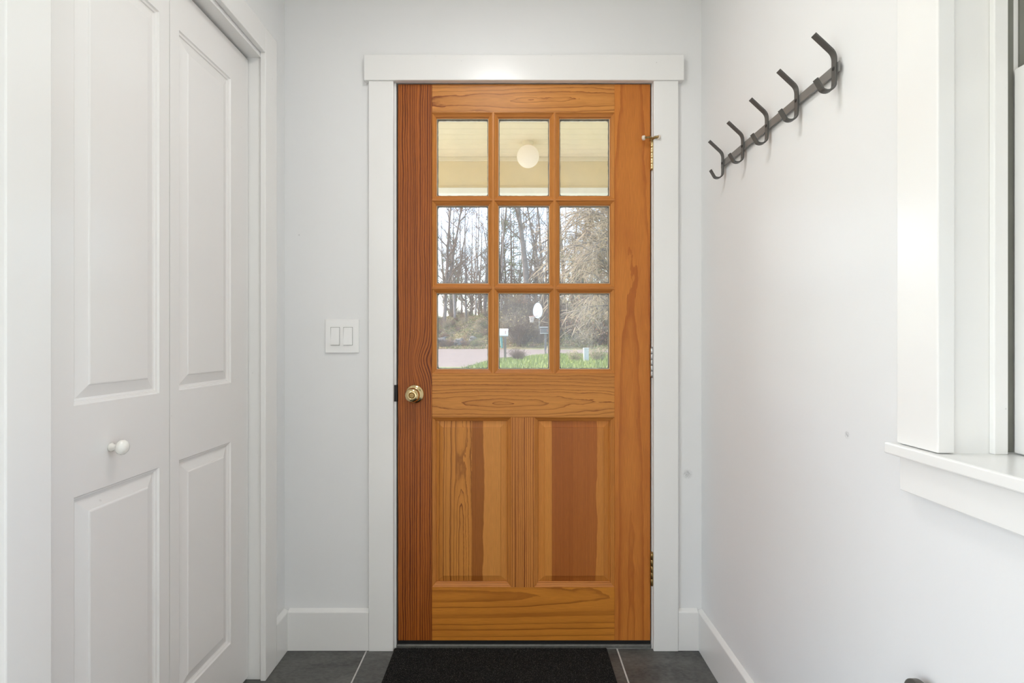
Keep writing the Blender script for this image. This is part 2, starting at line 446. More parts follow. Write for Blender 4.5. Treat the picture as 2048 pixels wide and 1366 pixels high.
box('jamb_side', jr, OPR, YW - 0.001, 2.063, 0.0, jt, 'trim', jm, 0.001)
box('jamb_head', OPL, OPR, YW - 0.001, 2.063, jt, OPT, 'trim', jm, 0.001)
for a, b in ((jl, jl + 0.012), (jr - 0.012, jr)): box('gap_shade_strip', a, b, 1.963, 1.985, 0.02, jt, 'black', jm)  # black strips paint in the shade of the gap round the door
box('gap_shade_strip', jl + 0.012, jr - 0.012, 1.963, 1.985, jt - 0.012, jt, 'black', jm)
a, b = px(787.5, 803, YW - 0.003), px(794.0, 770, YW - 0.003)
sp = finish('strike_plate', bx(bmesh.new(), a[0], b[0] + 0.001, YW - 0.004, YW + 0.03, a[2], b[2], 0.0008), 'black', jm); sp['label'] = 'dark worn strike plate'
sill = struct(root('trim_5', (0, 2.0, 0), 'grey door sill with a black sweep under the wooden door', 'trim'), 'grey door sill with a black sweep under the wooden door', 'trim')
box('sill_plate', jl + 0.0005, jr - 0.0005, 1.917, 2.10, -0.002, 0.0115, 'sill', sill, 0.002)
box('door_sweep', jl + 0.002, jr - 0.002, 1.925, 1.958, 0.0115, 0.0285, 'black', sill)

# --- baseboards
def baseboard(name, x0, x1, y0, y1, label, bev):
    bm = bx(bmesh.new(), x0, x1, y0, y1, 0.001, 0.150)
    # slope the top edge towards the room
    for v in bm.verts:
        if v.co.z > 0.1:
            if bev == 'y' and abs(v.co.y - y0) < 1e-6: v.co.z -= 0.010
            if bev == 'x-' and abs(v.co.x - x0) < 1e-6: v.co.z -= 0.010
            if bev == 'x+' and abs(v.co.x - x1) < 1e-6: v.co.z -= 0.010
    ed = [e for e in bm.edges if all(v.co.z > 0.1 for v in e.verts)]
    bmesh.ops.bevel(bm, geom=ed, offset=0.0025, segments=2, affect='EDGES', profile=0.5)
    return struct(rebase(finish(name, bm, 'trim')), label, 'baseboard')
xcl, xcr = px(736.6, 0, YC)[0], px(1357.4, 0, YC)[0]
baseboard('baseboard_front', XL + 0.018, xcl, 1.899, YW, 'short white baseboard below the light switch', 'y')
baseboard('baseboard_corner', xcr, XR - 0.016, 1.899, YW, 'narrow white baseboard between door casing and hook wall', 'y')
baseboard('baseboard_right', XR - 0.016, XR, YB, YW, 'long white baseboard along the hook rail wall', 'x-')
baseboard('baseboard_left', XL, XL + 0.018, 1.8145, YW, 'stub of white baseboard between closet casing and corner', 'x+')

# --- closet casing and jamb
XCF = -0.816
def trimbox(name, x0, x1, y0, y1, z0, z1, label):
    return struct(rebase(box(name, x0, x1, y0, y1, z0, z1, 'trim', None, 0.0025, 2)), label, 'trim')
trimbox('trim_6', XL, XCF, 1.730, 1.814, 0.0, 2.167, 'white closet casing upright next to the entry door corner')
trimbox('trim_7', XL, XCF, 0.842, 0.927, 0.0, 2.167, 'wide white closet casing upright beside the folding door knob')
trimbox('trim_8', XL, XCF, 0.927, 1.730, 2.082, 2.167, 'white head casing over the closet folding doors')
cj = struct(root('trim_9', (XL - 0.06, 1.33, 0), 'white jamb lining the closet opening', 'trim'), 'white jamb lining the closet opening', 'trim')
box('jamb_side', XL - 0.115, XL + 0.0005, 1.7385, 1.7425, 0.0, 2.070, 'trim', cj, 0.001)
box('jamb_side', XL - 0.115, XL + 0.0005, 0.9245, 0.930, 0.0, 2.070, 'trim', cj, 0.001)
box('jamb_head', XL - 0.115, XL + 0.0005, 0.9245, 1.7425, 2.068, 2.0745, 'trim', cj, 0.001)
box('track', XL - 0.085, XL - 0.060, 0.931, 1.738, 2.0615, 2.068, 'black', cj)

# --- closet folding door
XD = -0.8775
d2 = struct(root('door_2', (XD, 1.335, 0.012), 'white panelled folding closet door with a round white knob', 'door'), 'white panelled folding closet door with a round white knob', 'door')
LZ0, LZ1 = 0.012, 2.0605
def mpx(u, v, d): return Vector((XD - d, u, v))
def leaf(y0, y1, p0, p1):
    bm = bmesh.new()
    TH = 0.034
    zs = [(0.183, 0.812), (0.996, 1.946)]
    for a, b in ((y0, p0), (p1, y1)): bx(bm, XD - TH, XD, a, b, LZ0, LZ1)
    for a, b in ((LZ0, zs[0][0]), (zs[0][1], zs[1][0]), (zs[1][1], LZ1)): bx(bm, XD - TH, XD, p0, p1, a, b)
    bmesh.ops.remove_doubles(bm, verts=bm.verts, dist=1e-5)
    lf = finish('door_leaf', bm, 'closet', d2)
    for z0, z1 in zs:
        r = (p0, p1, z0, z1)
        b2 = nested(bmesh.new(), [inset(r, 0, 0.0), inset(r, 0.003, 0.004), inset(r, 0.0075, 0.0055), inset(r, 0.009, 0.0085), inset(r, 0.013, 0.0095),
                                  inset(r, 0.038, 0.0025), inset(r, 0.0395, 0.0008), inset(r, 0.042, 0.0)], mpx)
        pn = finish('panel', b2, 'closet', lf)
    return lf
leafB = leaf(1.3400, 1.7365, 1.3769, 1.6316)
leafA = leaf(0.9420, 1.3380, 1.0463, 1.3005)
kb = lathe(bmesh.new(), [(0.0095, 0.0), (0.0095, 0.004), (0.0065, 0.008), (0.0065, 0.016), (0.010, 0.0185), (0.0150, 0.021), (0.0165, 0.025),
                         (0.0160, 0.029), (0.0130, 0.033), (0.008, 0.0355), (0.003, 0.0365), (0.0005, 0.0366)], (XD, 1.142, 0.894), (1, 0, 0), 32)
finish('knob', kb, 'knob_white', leafA, True)['label'] = 'round white porcelain knob'

# --- side window
XS = 0.785        # inner face of the lower sash
w1 = struct(root('window_1', (XR + 0.07, 0.35, WZ0), 'white double hung window in the hook rail wall', 'window'), 'white double hung window in the hook rail wall', 'window')
for a, b in ((0.819, 0.907), (-0.15, -0.065)):
    box('casing', 0.6675, XR, a, b, 0.9495, 2.22, 'trim', w1, 0.002, 2)
box('head_casing', 0.6675, XR, -0.15, 0.907, 2.22, 2.31, 'trim', w1, 0.002, 2)
st = box('sill', 0.6555, XS + 0.02, -0.18, 0.922, 0.9285, 0.9485, 'trim', w1, 0.003, 2)
box('apron', 0.672, XR, -0.15, 0.906, 0.868, 0.9285, 'trim', w1, 0.002, 2)
for yy, s in ((0.824, 1), (-0.075, -1)):
    y0, y1 = sorted((yy, yy + s * 0.056))
    box('jamb', XR - 0.004, XR + 0.15, y0, y1, 0.9485, 2.215, 'trim', w1)
    y0, y1 = sorted((yy - s * 0.010, yy))
    box('stop', 0.752, 0.7735, y0, y1, 0.9485, 2.205, 'trim', w1, 0.0015, 2)
    y0, y1 = sorted((yy - s * 0.003, yy + s * 0.001))
    for q in range(3):
        box('track', 0.778 + q * 0.020, 0.788 + q * 0.020, y0, y1, 0.951, 2.205, 'vinyl', w1)
box('jamb_head', XR - 0.004, XR + 0.15, -0.13, 0.880, 2.205, 2.22, 'trim', w1)
def sash(x0, x1, z0, z1, nm):
    s = box(nm, x0, x1, 0.766, 0.820, z0, z1, 'trim', w1, 0.002)
    box('stile', x0, x1, -0.071, -0.017, z0, z1, 'trim', s, 0.002)
    box('rail', x0, x1, -0.017, 0.766, z0, z0 + 0.062, 'trim', s, 0.002)
    box('rail', x0, x1, -0.017, 0.766, z1 - 0.036, z1, 'trim', s, 0.002)
    g = (x0 + x1) / 2
    box('pane', g - 0.002, g + 0.002, -0.017, 0.766, z0 + 0.062, z1 - 0.036, 'window_glass', s)
sash(0.787, 0.817, 0.950, 1.552, 'lower_sash')
sash(0.820, 0.846, 1.530, 2.203, 'upper_sash')

# ================================================================== ENTRY DOOR
YD = 1.914
def DX(x): return (x - 1024) * YD / F
def DZ(y): return CZ + (683 - y) * YD / F
XD0, XD1, ZD0, ZD1 = DX(796), DX(1300.5), DZ(1281), DZ(168.5)
door = struct(root('door_1', (0, YD, ZD0), 'orange brown wooden entry door with nine panes over two panels', 'door'), 'orange brown wooden entry door with nine panes over two panels', 'door')
LX = 0.0   # door coordinates are x, z - ZD0 in object space
def lz(y): return DZ(y) - ZD0
M['w_lstile'] = wood('fir_stile_tight_grain', (166, 91, 31), (92, 38, 8), 'Z', 0.0090, 'straight', 1.3, wob=0.016, strength=1.0, line=0.24, cloud=0.34,
                     knot=(DX(842), lz(722), 0.045, 0.022), vary=1.0, jag=0.0006, k=1.12)
M['w_rstile'] = wood('fir_stile_plain', (186, 114, 46), (148, 74, 24), 'Z', 0.030, 'cathedral', 4.2, centre=DX(1262), slope=0.035, wob=0.018, strength=0.7, line=0.14, cloud=0.5)
M['w_top'] = wood('fir_top_rail', (194, 130, 62), (124, 62, 20), 'X', 0.0135, 'cathedral', 2.6, centre=lz(200), slope=0.08, wob=0.030, strength=0.95, line=0.08, cloud=0.3, long_off=-0.12)
M['w_lock'] = wood('fir_lock_rail', (188, 124, 56), (122, 64, 20), 'X', 0.0125, 'cathedral', 7.4, centre=lz(806), slope=0.070, wob=0.022, strength=0.9, line=0.09, cloud=0.25, long_off=0.07)
M['w_bot'] = wood('fir_bottom_rail', (190, 120, 42), (130, 68, 16), 'X', 0.027, 'cathedral', 9.1, centre=lz(1192), slope=0.07, wob=0.016, strength=0.8, line=0.10, cloud=0.3, long_off=0.25)
M['w_mid'] = wood('fir_mid_stile', (190, 122, 56), (116, 56, 18), 'Z', 0.0085, 'straight', 3.3, wob=0.006, strength=1.0, line=0.16, cloud=0.15)
M['w_mx'] = wood('fir_moulding_across', (184, 118, 56), (140, 78, 30), 'X', 0.006, 'straight', 5.3, wob=0.008, strength=0.6, line=0.2, cloud=0.3)
M['w_mz'] = wood('fir_moulding_upright', (190, 124, 58), (144, 80, 30), 'Z', 0.006, 'straight', 6.3, wob=0.008, strength=0.6, line=0.2, cloud=0.3)
M['w_pa'] = wood('fir_panel_figured', (190, 124, 54), (108, 54, 16), 'Z', 0.0125, 'cathedral', 2.2, centre=DX(922), slope=0.050, wob=0.024, strength=1.0, line=0.10, cloud=0.15, long_off=-0.30, jag=0.002)
M['w_pb'] = wood('fir_panel_heart_edge', (150, 88, 34), (118, 62, 22), 'Z', 0.006, 'straight', 3.9, wob=0.006, strength=0.3, line=0.2, cloud=0.2,
                 sap=(DX(967), (194, 130, 62), (172, 106, 44), 0.034, 1))
M['w_pc'] = wood('fir_panel_pale', (194, 126, 56), (166, 100, 40), 'Z', 0.010, 'straight', 5.9, wob=0.005, strength=0.4, line=0.15, cloud=0.1)
M['w_pd'] = wood('fir_panel_red', (162, 92, 38), (130, 66, 22), 'Z', 0.0046, 'straight', 8.9, wob=0.004, strength=0.6, line=0.25, cloud=0.25, k=1.18)
M['w_pe'] = wood('fir_panel_red_edge', (166, 96, 40), (138, 72, 26), 'Z', 0.0046, 'straight', 11.9, wob=0.004, strength=0.5, line=0.25, cloud=0.2,
                 sap=(DX(1193), (192, 124, 54), (158, 90, 34), 0.045, 1), k=1.18)
BV = 0.0008
def dbox(name, x0, x1, y0, y1, mat, d0=0.0, d1=0.044, parent=None, bevel=BV):
    return box(name, DX(x0), DX(x1), YD + d0, YD + d1, DZ(y1), DZ(y0), mat, parent or door, bevel)
dbox('stile', 796, 864, 168.5, 1281, 'w_lstile'); dbox('stile', 1229, 1300.5, 168.5, 1281, 'w_rstile')
dbox('top_rail', 864, 1229, 168.5, 225.5, 'w_top'); dbox('lock_rail', 864, 1229, 747, 835, 'w_lock')
dbox('bottom_rail', 864, 1229, 1174.5, 1281, 'w_bot'); dbox('centre_stile', 1022, 1069, 835, 1174.5, 'w_mid')
cols = [(864, 984.5), (988.5, 1107.5), (1111.5, 1229)]
rows = [(225.5, 398), (401, 574.5), (577.5, 747)]
# bars between the panes
for a, b in ((984.5, 988.5), (1107.5, 1111.5)):
    m1 = dbox('muntin', a, b, 225.5, 747, 'w_mz', 0.0, 0.044, None, 0.0)
for a, b in ((398, 401), (574.5, 577.5)):
    for c0, c1 in cols: dbox('muntin', c0, c1, a, b, 'w_mx', 0.0, 0.044, None, 0.0)
def mpd(u, v, d): return Vector((u, YD + d, v))
WM = 0.0150
def moulding(r, prof, parent):
    for i in range(4):
        bm = nested(bmesh.new(), [inset(r, k, d) for k, d in prof], mpd, False, (i,))
        finish('moulding', bm, 'w_mx' if i in (0, 2) else 'w_mz', parent)
rnd = random.Random(5)
def bead(r, k0, k1, d0, d1, rad=0.012):
    """uneven putty line round a pane: outer rectangle at inset k0, ragged inner edge at inset about k1"""
    bm = bmesh.new(); o_, i_ = [], []
    u0, u1, v0, v1 = r[0] + k0, r[1] - k0, r[2] + k0, r[3] - k0
    per = []
    N = 26
    for s in range(4):
        for q in range(N):
            f = q / N
            per.append(((u0 + (u1 - u0) * f, v0), (u1, v0 + (v1 - v0) * f), (u1 - (u1 - u0) * f, v1), (u0, v1 - (v1 - v0) * f))[s])
    cu, cv = (u0 + u1) / 2, (v0 + v1) / 2; hu, hv = (u1 - u0) / 2 - (k1 - k0), (v1 - v0) / 2 - (k1 - k0)
    for (u, v) in per:
        j = rnd.uniform(-0.0006, 0.0006)
        du, dv = u - cu, v - cv
        du = max(-hu - j, min(hu + j, du)); dv = max(-hv - j, min(hv + j, dv))
        ex, ey = abs(du) - (hu - rad), abs(dv) - (hv - rad)     # rounded corner
        if ex > 0 and ey > 0:
            L = math.hypot(ex, ey)
            if L > rad:
                du = math.copysign(hu - rad + ex * rad / L, du); dv = math.copysign(hv - rad + ey * rad / L, dv)
        o_.append((u, v)); i_.append((cu + du, cv + dv))
    n = len(per)
    A = [bm.verts.new(mpd(u, v, d0)) for u, v in o_]; B = [bm.verts.new(mpd(u, v, d0)) for u, v in i_]; C = [bm.verts.new(mpd(u, v, d1)) for u, v in i_]
    for q in range(n):
        p = (q + 1) % n
        bm.faces.new((A[q], A[p], B[p], B[q])); bm.faces.new((B[q], B[p], C[p], C[q]))
    return bm
for (y0, y1) in rows:
    for (x0, x1) in cols:
        r = (DX(x0), DX(x1), DZ(y1), DZ(y0))
        k = inset(r, WM, 0)
        g = box('pane', k[0] - 0.003, k[1] + 0.003, YD + 0.0205, YD + 0.0235, k[2] - 0.003, k[3] + 0.003, 'glass', door)
        g['label'] = 'clear old glass pane'
        moulding(r, [(0, 0), (0.0005, 0.0022), (0.0085, 0.0085), (0.0115, 0.0105), (0.0120, 0.0135), (WM, 0.0150), (WM, 0.0205)], g)
        finish('glazing_putty', bead(r, WM - 0.0005, WM + 0.0036, 0.0240, 0.031, 0.006), 'old_putty', g)
        finish('glazing_line', nested(bmesh.new(), [inset(r, WM - 0.0003, 0.0192), inset(r, WM + 0.0013, 0.0196), inset(r, WM + 0.0013, 0.0204)], mpd, False), 'putty', g)
        # outer half of the bars round this pane
        b2 = nested(bmesh.new(), [inset(r, 0, 0.0236), inset(r, WM, 0.0236), inset(r, WM, 0.044), inset(r, 0, 0.044)], mpd, False)
        finish('outer_stop', b2, 'white_ext', g)
def raised(x0, x1, seams, mats):
    r = (DX(x0), DX(x1), DZ(1174.5), DZ(835))
    hold = bpy.data.objects.new('raised_panel', None); COL.objects.link(hold); hold.parent = door
    hold.location = (0, 0, 0)
    moulding(r, [(0, 0), (0.0005, 0.002), (0.0075, 0.0075), (0.0110, 0.0100), (0.0120, 0.0130), (0.0150, 0.0150), (0.0150, 0.0200)], hold)
    cuts = [DX(s) for s in seams]
    for i, mt in enumerate(mats):
        bm = nested(bmesh.new(), [inset(r, 0.0120, 0.0195), inset(r, 0.0150, 0.0182), inset(r, 0.0375, 0.0105), inset(r, 0.0380, 0.0078), inset(r, 0.0390, 0.0070)], mpd)
        if i > 0: bmesh.ops.bisect_plane(bm, geom=bm.verts[:] + bm.edges[:] + bm.faces[:], plane_co=(cuts[i - 1] + 0.0001, 0, 0), plane_no=(-1, 0, 0), clear_outer=True)
        if i < len(cuts): bmesh.ops.bisect_plane(bm, geom=bm.verts[:] + bm.edges[:] + bm.faces[:], plane_co=(cuts[i] - 0.0001, 0, 0), plane_no=(1, 0, 0), clear_outer=True)
        finish('panel_board', bm, mt, hold)
    # back of the panel
    box('panel_back', DX(x0), DX(x1), YD + 0.0200, YD + 0.030, DZ(1174.5), DZ(835), 'w_pc', hold)
raised(864, 1022, [943.5], ['w_pa', 'w_pb'])
raised(1069, 1229, [1104, 1148], ['w_pc', 'w_pd', 'w_pe'])

# knob with its rose and thumb turn
kc = Vector((DX(829.5), YD, DZ(788)))
rose = finish('knob_rose', lathe(bmesh.new(), [(0.0345, 0.0), (0.0345, 0.003), (0.0325, 0.006), (0.027, 0.009), (0.020, 0.0125), (0.016, 0.016)], kc, (0, -1, 0), 40), 'brass', door, True)
kn = finish('knob', lathe(bmesh.new(), [(0.0135, 0.012), (0.0135, 0.024), (0.018, 0.028), (0.0245, 0.036), (0.0262, 0.043), (0.0255, 0.050), (0.0225, 0.0555),
                                        (0.0165, 0.0590), (0.0125, 0.0600), (0.0110, 0.0600), (0.0105, 0.0575), (0.0015, 0.0570)], kc, (0, -1, 0), 40), 'brass', door, True)
bm = lathe(bmesh.new(), [(0.0085, 0.0570), (0.0085, 0.0590), (0.0070, 0.0596)], kc, (0, -1, 0), 24)
bx(bm, kc.x - 0.0055, kc.x + 0.0055, kc.y - 0.0630, kc.y - 0.0590, kc.z - 0.0014, kc.z + 0.0014, 0.0004)
finish('thumb_turn', bm, 'old_brass', kn)
# hinges
def hinge(y0, y1, mat, label):
    hx = DX(1303.2); hy = YD - 0.0045; za, zb = DZ(y1), DZ(y0); rr = 0.0068
    plate = finish('hinge', bx(bmesh.new(), hx - 0.004, hx + 0.0035, YD - 0.0005, YD + 0.03, za, zb), mat, door)
    plate['label'] = label
    n = 5; h = (zb - za) / n
    for i in range(n):
        finish('knuckle', lathe(bmesh.new(), [(rr * 0.93, za + i * h + 0.0004), (rr, za + i * h + 0.0012), (rr, za + (i + 1) * h - 0.0012), (rr * 0.93, za + (i + 1) * h - 0.0004)],
                                (hx, hy, 0), (0, 0, 1), 18), mat, plate, True)
    finish('hinge_pin', lathe(bmesh.new(), [(0.0035, za - 0.003), (0.0035, zb + 0.001), (0.0052, zb + 0.0015), (0.0052, zb + 0.0035), (0.002, zb + 0.0045)], (hx, hy, 0), (0, 0, 1), 16), mat, plate, True)
    return plate, hx, hy, zb
hinge(696, 753.5, 'chrome', 'bright steel hinge barrel at the middle of the door')
hinge(1105, 1169, 'old_brass', 'tarnished brass hinge barrel near the floor')
hg, hx, hy, zt = hinge(284, 339.5, 'brass', 'brass hinge barrel near the top of the door')
ds = Tubes(); z = zt + 0.007
ds.add([(hx + 0.004, hy - 0.004, z), (hx - 0.010, hy - 0.022, z), (hx - 0.034, hy - 0.024, z - 0.002)], [0.0036] * 3, 10)
ds.add([(hx, hy, z - 0.006), (hx, hy, z + 0.004)], [0.0072, 0.0072], 14)
ds.add([(hx, hy - 0.002, z), (hx + 0.006, hy - 0.020, z + 0.001), (hx + 0.018, hy - 0.021, z + 0.002)], [0.0048] * 3, 10)
stp = ds.build('hinge_stop', 'old_brass', None); stp.data.transform(Matrix.Translation(-Vector(door.location))); stp.parent = door
stp['label'] = 'small brass hinge pin stop with rubber tips'
finish('rubber_tip', lathe(bmesh.new(), [(0.0060, 0.0), (0.0082, 0.001), (0.0082, 0.009), (0.0060, 0.0110)], (hx - 0.031, hy - 0.024, z - 0.002), (-1, 0.55, 0), 20), 'rubber_white', stp, True)
finish('rubber_tip', lathe(bmesh.new(), [(0.0060, 0.0), (0.0080, 0.001), (0.0080, 0.006), (0.0058, 0.0075)], (hx + 0.016, hy - 0.020, z + 0.002), (1, 0.45, 0), 20), 'rubber_white', stp, True)

# ================================================================== THINGS INSIDE
# light switch
a, b = px(650, 706, YW - 0.006), px(718, 638.5, YW - 0.006)
sw = root('light_switch', ((a[0] + b[0]) / 2, YW, a[2]), 'white double rocker light switch on the wall beside the door', 'light switch')
box('switch_plate', a[0], b[0], YW - 0.0065, YW - 0.0003, a[2], b[2], 'switch', sw, 0.0025, 3)
for x0, x1 in ((662, 679), (687.5, 704.8)):
    a, b = px(x0, 690, YW - 0.006), px(x1, 655, YW - 0.006)
    box('rocker_gap', a[0] - 0.0011, b[0] + 0.0011, YW - 0.0068, YW - 0.0050, a[2] - 0.0011, b[2] + 0.0011, 'vinyl', sw)
    bm = bx(bmesh.new(), a[0], b[0], YW - 0.0082, YW - 0.0052, a[2], b[2])
    for v in bm.verts:
        if v.co.y < YW - 0.008: v.co.y -= 0.0040 * (1 - (v.co.z - a[2]) / (b[2] - a[2])) - 0.0006
    bmesh.ops.bevel(bm, geom=bm.edges[:], offset=0.0006, segments=2, affect='EDGES')
    finish('rocker', bm, 'switch', sw)

# hook rail
RZ = 1.7025
rk = root('hook_rail', (XR, 1.40, RZ), 'dark grey metal rail with five double coat hooks on the wall', 'coat hooks')
box('rail', 0.6845, 0.6885, 1.094, 1.712, RZ - 0.0108, RZ + 0.0108, 'rail_metal_lit', rk, 0.0006)
for yy in (1.18, 1.62): finish('spacer', lathe(bmesh.new(), [(0.006, 0.0), (0.006, 0.0065)], (0.6882, yy, RZ), (1, 0, 0), 14), 'gunmetal', rk)
def hook_profile():
    pts = [(0.6385, 1.7745), (0.6760, 1.7395)]
    # bend into the upright
    cur = []
    for i in range(7):
        f = i / 6; p0, p1, p2 = (0.6735, 1.7418), (0.6822, 1.7337), (0.6825, 1.7215)
        cur.append(tuple((1 - f) ** 2 * p0[k] + 2 * f * (1 - f) * p1[k] + f * f * p2[k] for k in (0, 1)))
    pts = [(0.6385, 1.7745)] + cur + [(0.6825, 1.6760)]
    c = (0.6655, 1.6715); R = 0.0170
    for i in range(1, 10):
        an = math.radians(-2 - i * 13.5); pts.append((c[0] + R * math.cos(an), c[1] + R * math.sin(an)))
    pts.append((0.6425, 1.6805))
    return pts
hp = hook_profile()
def strip(bm, pts, y0, y1, th):
    n = len(pts); rows_ = []
    for i, (x, z) in enumerate(pts):
        a = Vector(pts[max(i - 1, 0)]); b = Vector(pts[min(i + 1, n - 1)]); d = (b - a).normalized(); nn = Vector((-d.y, d.x)) * th / 2
        rows_.append([bm.verts.new((x + s * nn.x, y, z + s * nn.y)) for s, y in ((-1, y0), (1, y0), (1, y1), (-1, y1))])
    for a, b in zip(rows_, rows_[1:]):
        for k in range(4): bm.faces.new((a[k], a[(k + 1) % 4], b[(k + 1) % 4], b[k]))
    bm.faces.new(rows_[0]); bm.faces.new(rows_[-1][::-1])
    bmesh.ops.recalc_face_normals(bm, faces=bm.faces[:])
    return bm
first = None
for i in range(5):
    yc = 1.1065 + i * 0.1466
    if first is None:
        bm = strip(bmesh.new(), hp, yc - 0.0075, yc + 0.0075, 0.0040)
        first = finish('hook', bm, 'gunmetal', rk)
        md = first.modifiers.new('soft_edges', 'BEVEL'); md.width = 0.0006; md.segments = 2; md.limit_method = 'ANGLE'; md.angle_limit = math.radians(50)
        finish('screw', lathe(bmesh.new(), [(0.0042, 0.0), (0.0042, 0.0006), (0.0028, 0.0016), (0.0012, 0.0016), (0.0010, 0.0006)], (0.6806, yc, RZ), (-1, 0, 0), 18), 'black', first)
    else:
        c = copy_tree(first, rk); c.location = (0, i * 0.1466, 0)

# door mat
t = NT('black_mat_pile'); co = t.coord()
n1 = t.noise(co, 420, 3, 0.7); n2 = t.noise(co, 6, 2)
cc = t.ramp(n1, [(0.3, alb((14, 14, 14))), (0.58, alb((40, 40, 40))), (0.72, alb((130, 128, 120)))])
t.principled(cc, 0.95, 0, 0.1, t.bump(n1, 0.9, 0.004)); M['mat'] = t.m
bm = bx(bmesh.new(), -0.428, 0.3455, 1.36, 1.905, 0.0008, 0.0085, 0.003, 2)
dm = finish('door_mat', bm, 'mat'); rebase(dm)
tag(dm, 'black bristle door mat on the slate tiles at the threshold', 'door mat')
rp = Tubes(); rr = random.Random(3)
for i in range(9000):       # short bristles standing on the mat
    x, y = rr.uniform(-0.424, 0.342), rr.uniform(1.55, 1.902)
    a = rr.uniform(0, PI); w = 0.0011
    base = len(rp.v); h = rr.uniform(0.002, 0.005); lx, ly = rr.uniform(-.002, .002), rr.uniform(-.002, .002)
    rp.v += [(x - w * math.cos(a), y - w * math.sin(a), 0.008), (x + w * math.cos(a), y + w * math.sin(a), 0.008), (x + lx, y + ly, 0.0085 + h)]
    rp.f.append((base, base + 1, base + 2))
pl = rp.build('bristles', 'mat', None, False); pl.data.transform(Matrix.Translation(-dm.location)); pl.parent = dm; pl['kind'] = 'stuff'

# round wall knob low on the right wall
kx, ky, kz = 0.662, 0.857, 0.540
wk = root('wall_knob', (XR, ky, kz), 'dark grey round wall knob low below the window', 'wall knob')
finish('disc', lathe(bmesh.new(), [(0.0250, -0.0125), (0.0275, -0.0110), (0.0275, -0.0010), (0.0262, 0.0)], (kx, ky, kz), (-1, 0, 0), 48), 'plastic_dark', wk)
finish('stem', lathe(bmesh.new(), [(0.009, 0.0), (0.009, XR - kx - 0.0120), (0.013, XR - kx - 0.0122)], (kx + 0.0120, ky, kz), (1, 0, 0), 24), 'plastic_dark', wk)

# ceiling lamps: the entry's own, plus two unseen ones added as fill
def ceiling_lamp(loc, r, watts, label):
    c = root('ceiling_lamp', loc, label, 'ceiling lamp', 'room ceiling lamps')
    finish('base', lathe(bmesh.new(), [(r * 1.05, 0.0), (r * 1.05, 0.022), (r * 0.98, 0.026)], loc, (0, 0, -1), 40), 'chrome', c, False)
    finish('shade', lathe(bmesh.new(), [(r, 0.024), (r * 0.97, 0.045), (r * 0.85, 0.066), (r * 0.6, 0.082), (r * 0.3, 0.090), (0.002, 0.092)], loc, (0, 0, -1), 40, False), 'ceiling_lamp', c, True)
    l = add_light('lamp_light', 'AREA', Vector(loc) + Vector((0, 0, -0.10)), (0, 0, -1), watts, (0.98, 0.985, 1.0), shape='DISK', size=r * 2)
    l.data.spread = PI
    return c
ceiling_lamp((-0.08, 1.10, CH), 0.14, 2.8, 'small round flush ceiling lamp over the door mat')
for sx in (-1.7, 1.7):
    ceiling_lamp((sx, -2.0, CH), 0.22, 11.0, 'added unseen ceiling lamp giving fill light from the room behind')

# ================================================================== THE PORCH
porch = struct(box('porch_floor', -3.5, 3.5, 2.067, 4.15, -0.22, -0.10, 'concrete'), 'grey concrete porch floor outside the door', 'porch')
PCZ = 2.500
pc = struct(root('porch_ceiling', (0, 3.0, PCZ), 'cream beadboard porch ceiling with a deep front beam', 'porch ceiling'), 'cream beadboard porch ceiling with a deep front beam', 'porch ceiling')
box('roof_deck', -3.5, 3.5, 2.067, 4.6, PCZ + 0.012, PCZ + 0.14, 'cream', pc)
n = 21; w = (3.90 - 2.068) / n
pm = None
for i in range(n):
    if pm is None:
        o = box('ceiling_board', -3.5, 3.5, 2.068 + 0.002, 2.068 + w - 0.002, PCZ, PCZ + 0.011, 'cream_light', pc, 0.0025); pm = o
    else:
        c = pm.copy(); COL.objects.link(c); c.location = (0, i * w, 0)
box('front_beam', -3.5, 3.5, 3.90, 4.06, 2.270, PCZ + 0.011, 'cream', pc, 0.003)
box('beam_trim', -3.5, 3.5, 3.885, 4.075, 2.225, 2.270, 'white_ext', pc, 0.003)
box('bead_strip', -3.5, 3.5, 3.894, 3.90, 2.288, 2.292, 'cream', pc)
box('cornice', -3.5, 3.5, 3.888, 3.90, 2.470, PCZ, 'cream_light', pc, 0.003)
for s in (-3.3, 3.3):
    pp = root('porch_post', (s, 3.98, -0.10), 'square white porch post under the front beam', 'post', 'porch posts')
    box('shaft', s - 0.06, s + 0.06, 3.92, 4.04, -0.10, 2.225, 'white_ext', pp, 0.004); box('foot', s - 0.08, s + 0.08, 3.90, 4.06, -0.10, 0.05, 'white_ext', pp, 0.004)
sr = struct(root('added_shade_roof', (2.0, 0.8, PCZ), 'added unseen roof keeping sky light off the side window', 'roof'), 'added unseen roof keeping sky light off the side window', 'roof')  # roof added out of view to shade the side window
box('soffit', XR + 0.16, 2.9, -2.5, 2.066, PCZ, PCZ + 0.10, 'cream', sr); box('fascia', 2.9, 2.94, -2.5, 2.066, PCZ - 0.10, PCZ + 0.12, 'white_ext', sr)
gl = px(1056, 313, 3.60)
pg = root('porch_lamp', (gl[0], gl[1], PCZ), 'glowing round globe lamp on the porch ceiling', 'lamp')
finish('lamp_base', lathe(bmesh.new(), [(0.040, 0.0), (0.040, 0.012), (0.034, 0.026)], (gl[0], gl[1], PCZ), (0, 0, -1), 28), 'cream_light', pg)
R = 0.0765; zc = gl[2]
prof = [(max(0.001, R * math.sin(PI * i / 18)), -R * math.cos(PI * i / 18)) for i in range(19)]
finish('globe', lathe(bmesh.new(), prof, (gl[0], gl[1], zc), (0, 0, 1), 36, False), 'globe', pg, True)

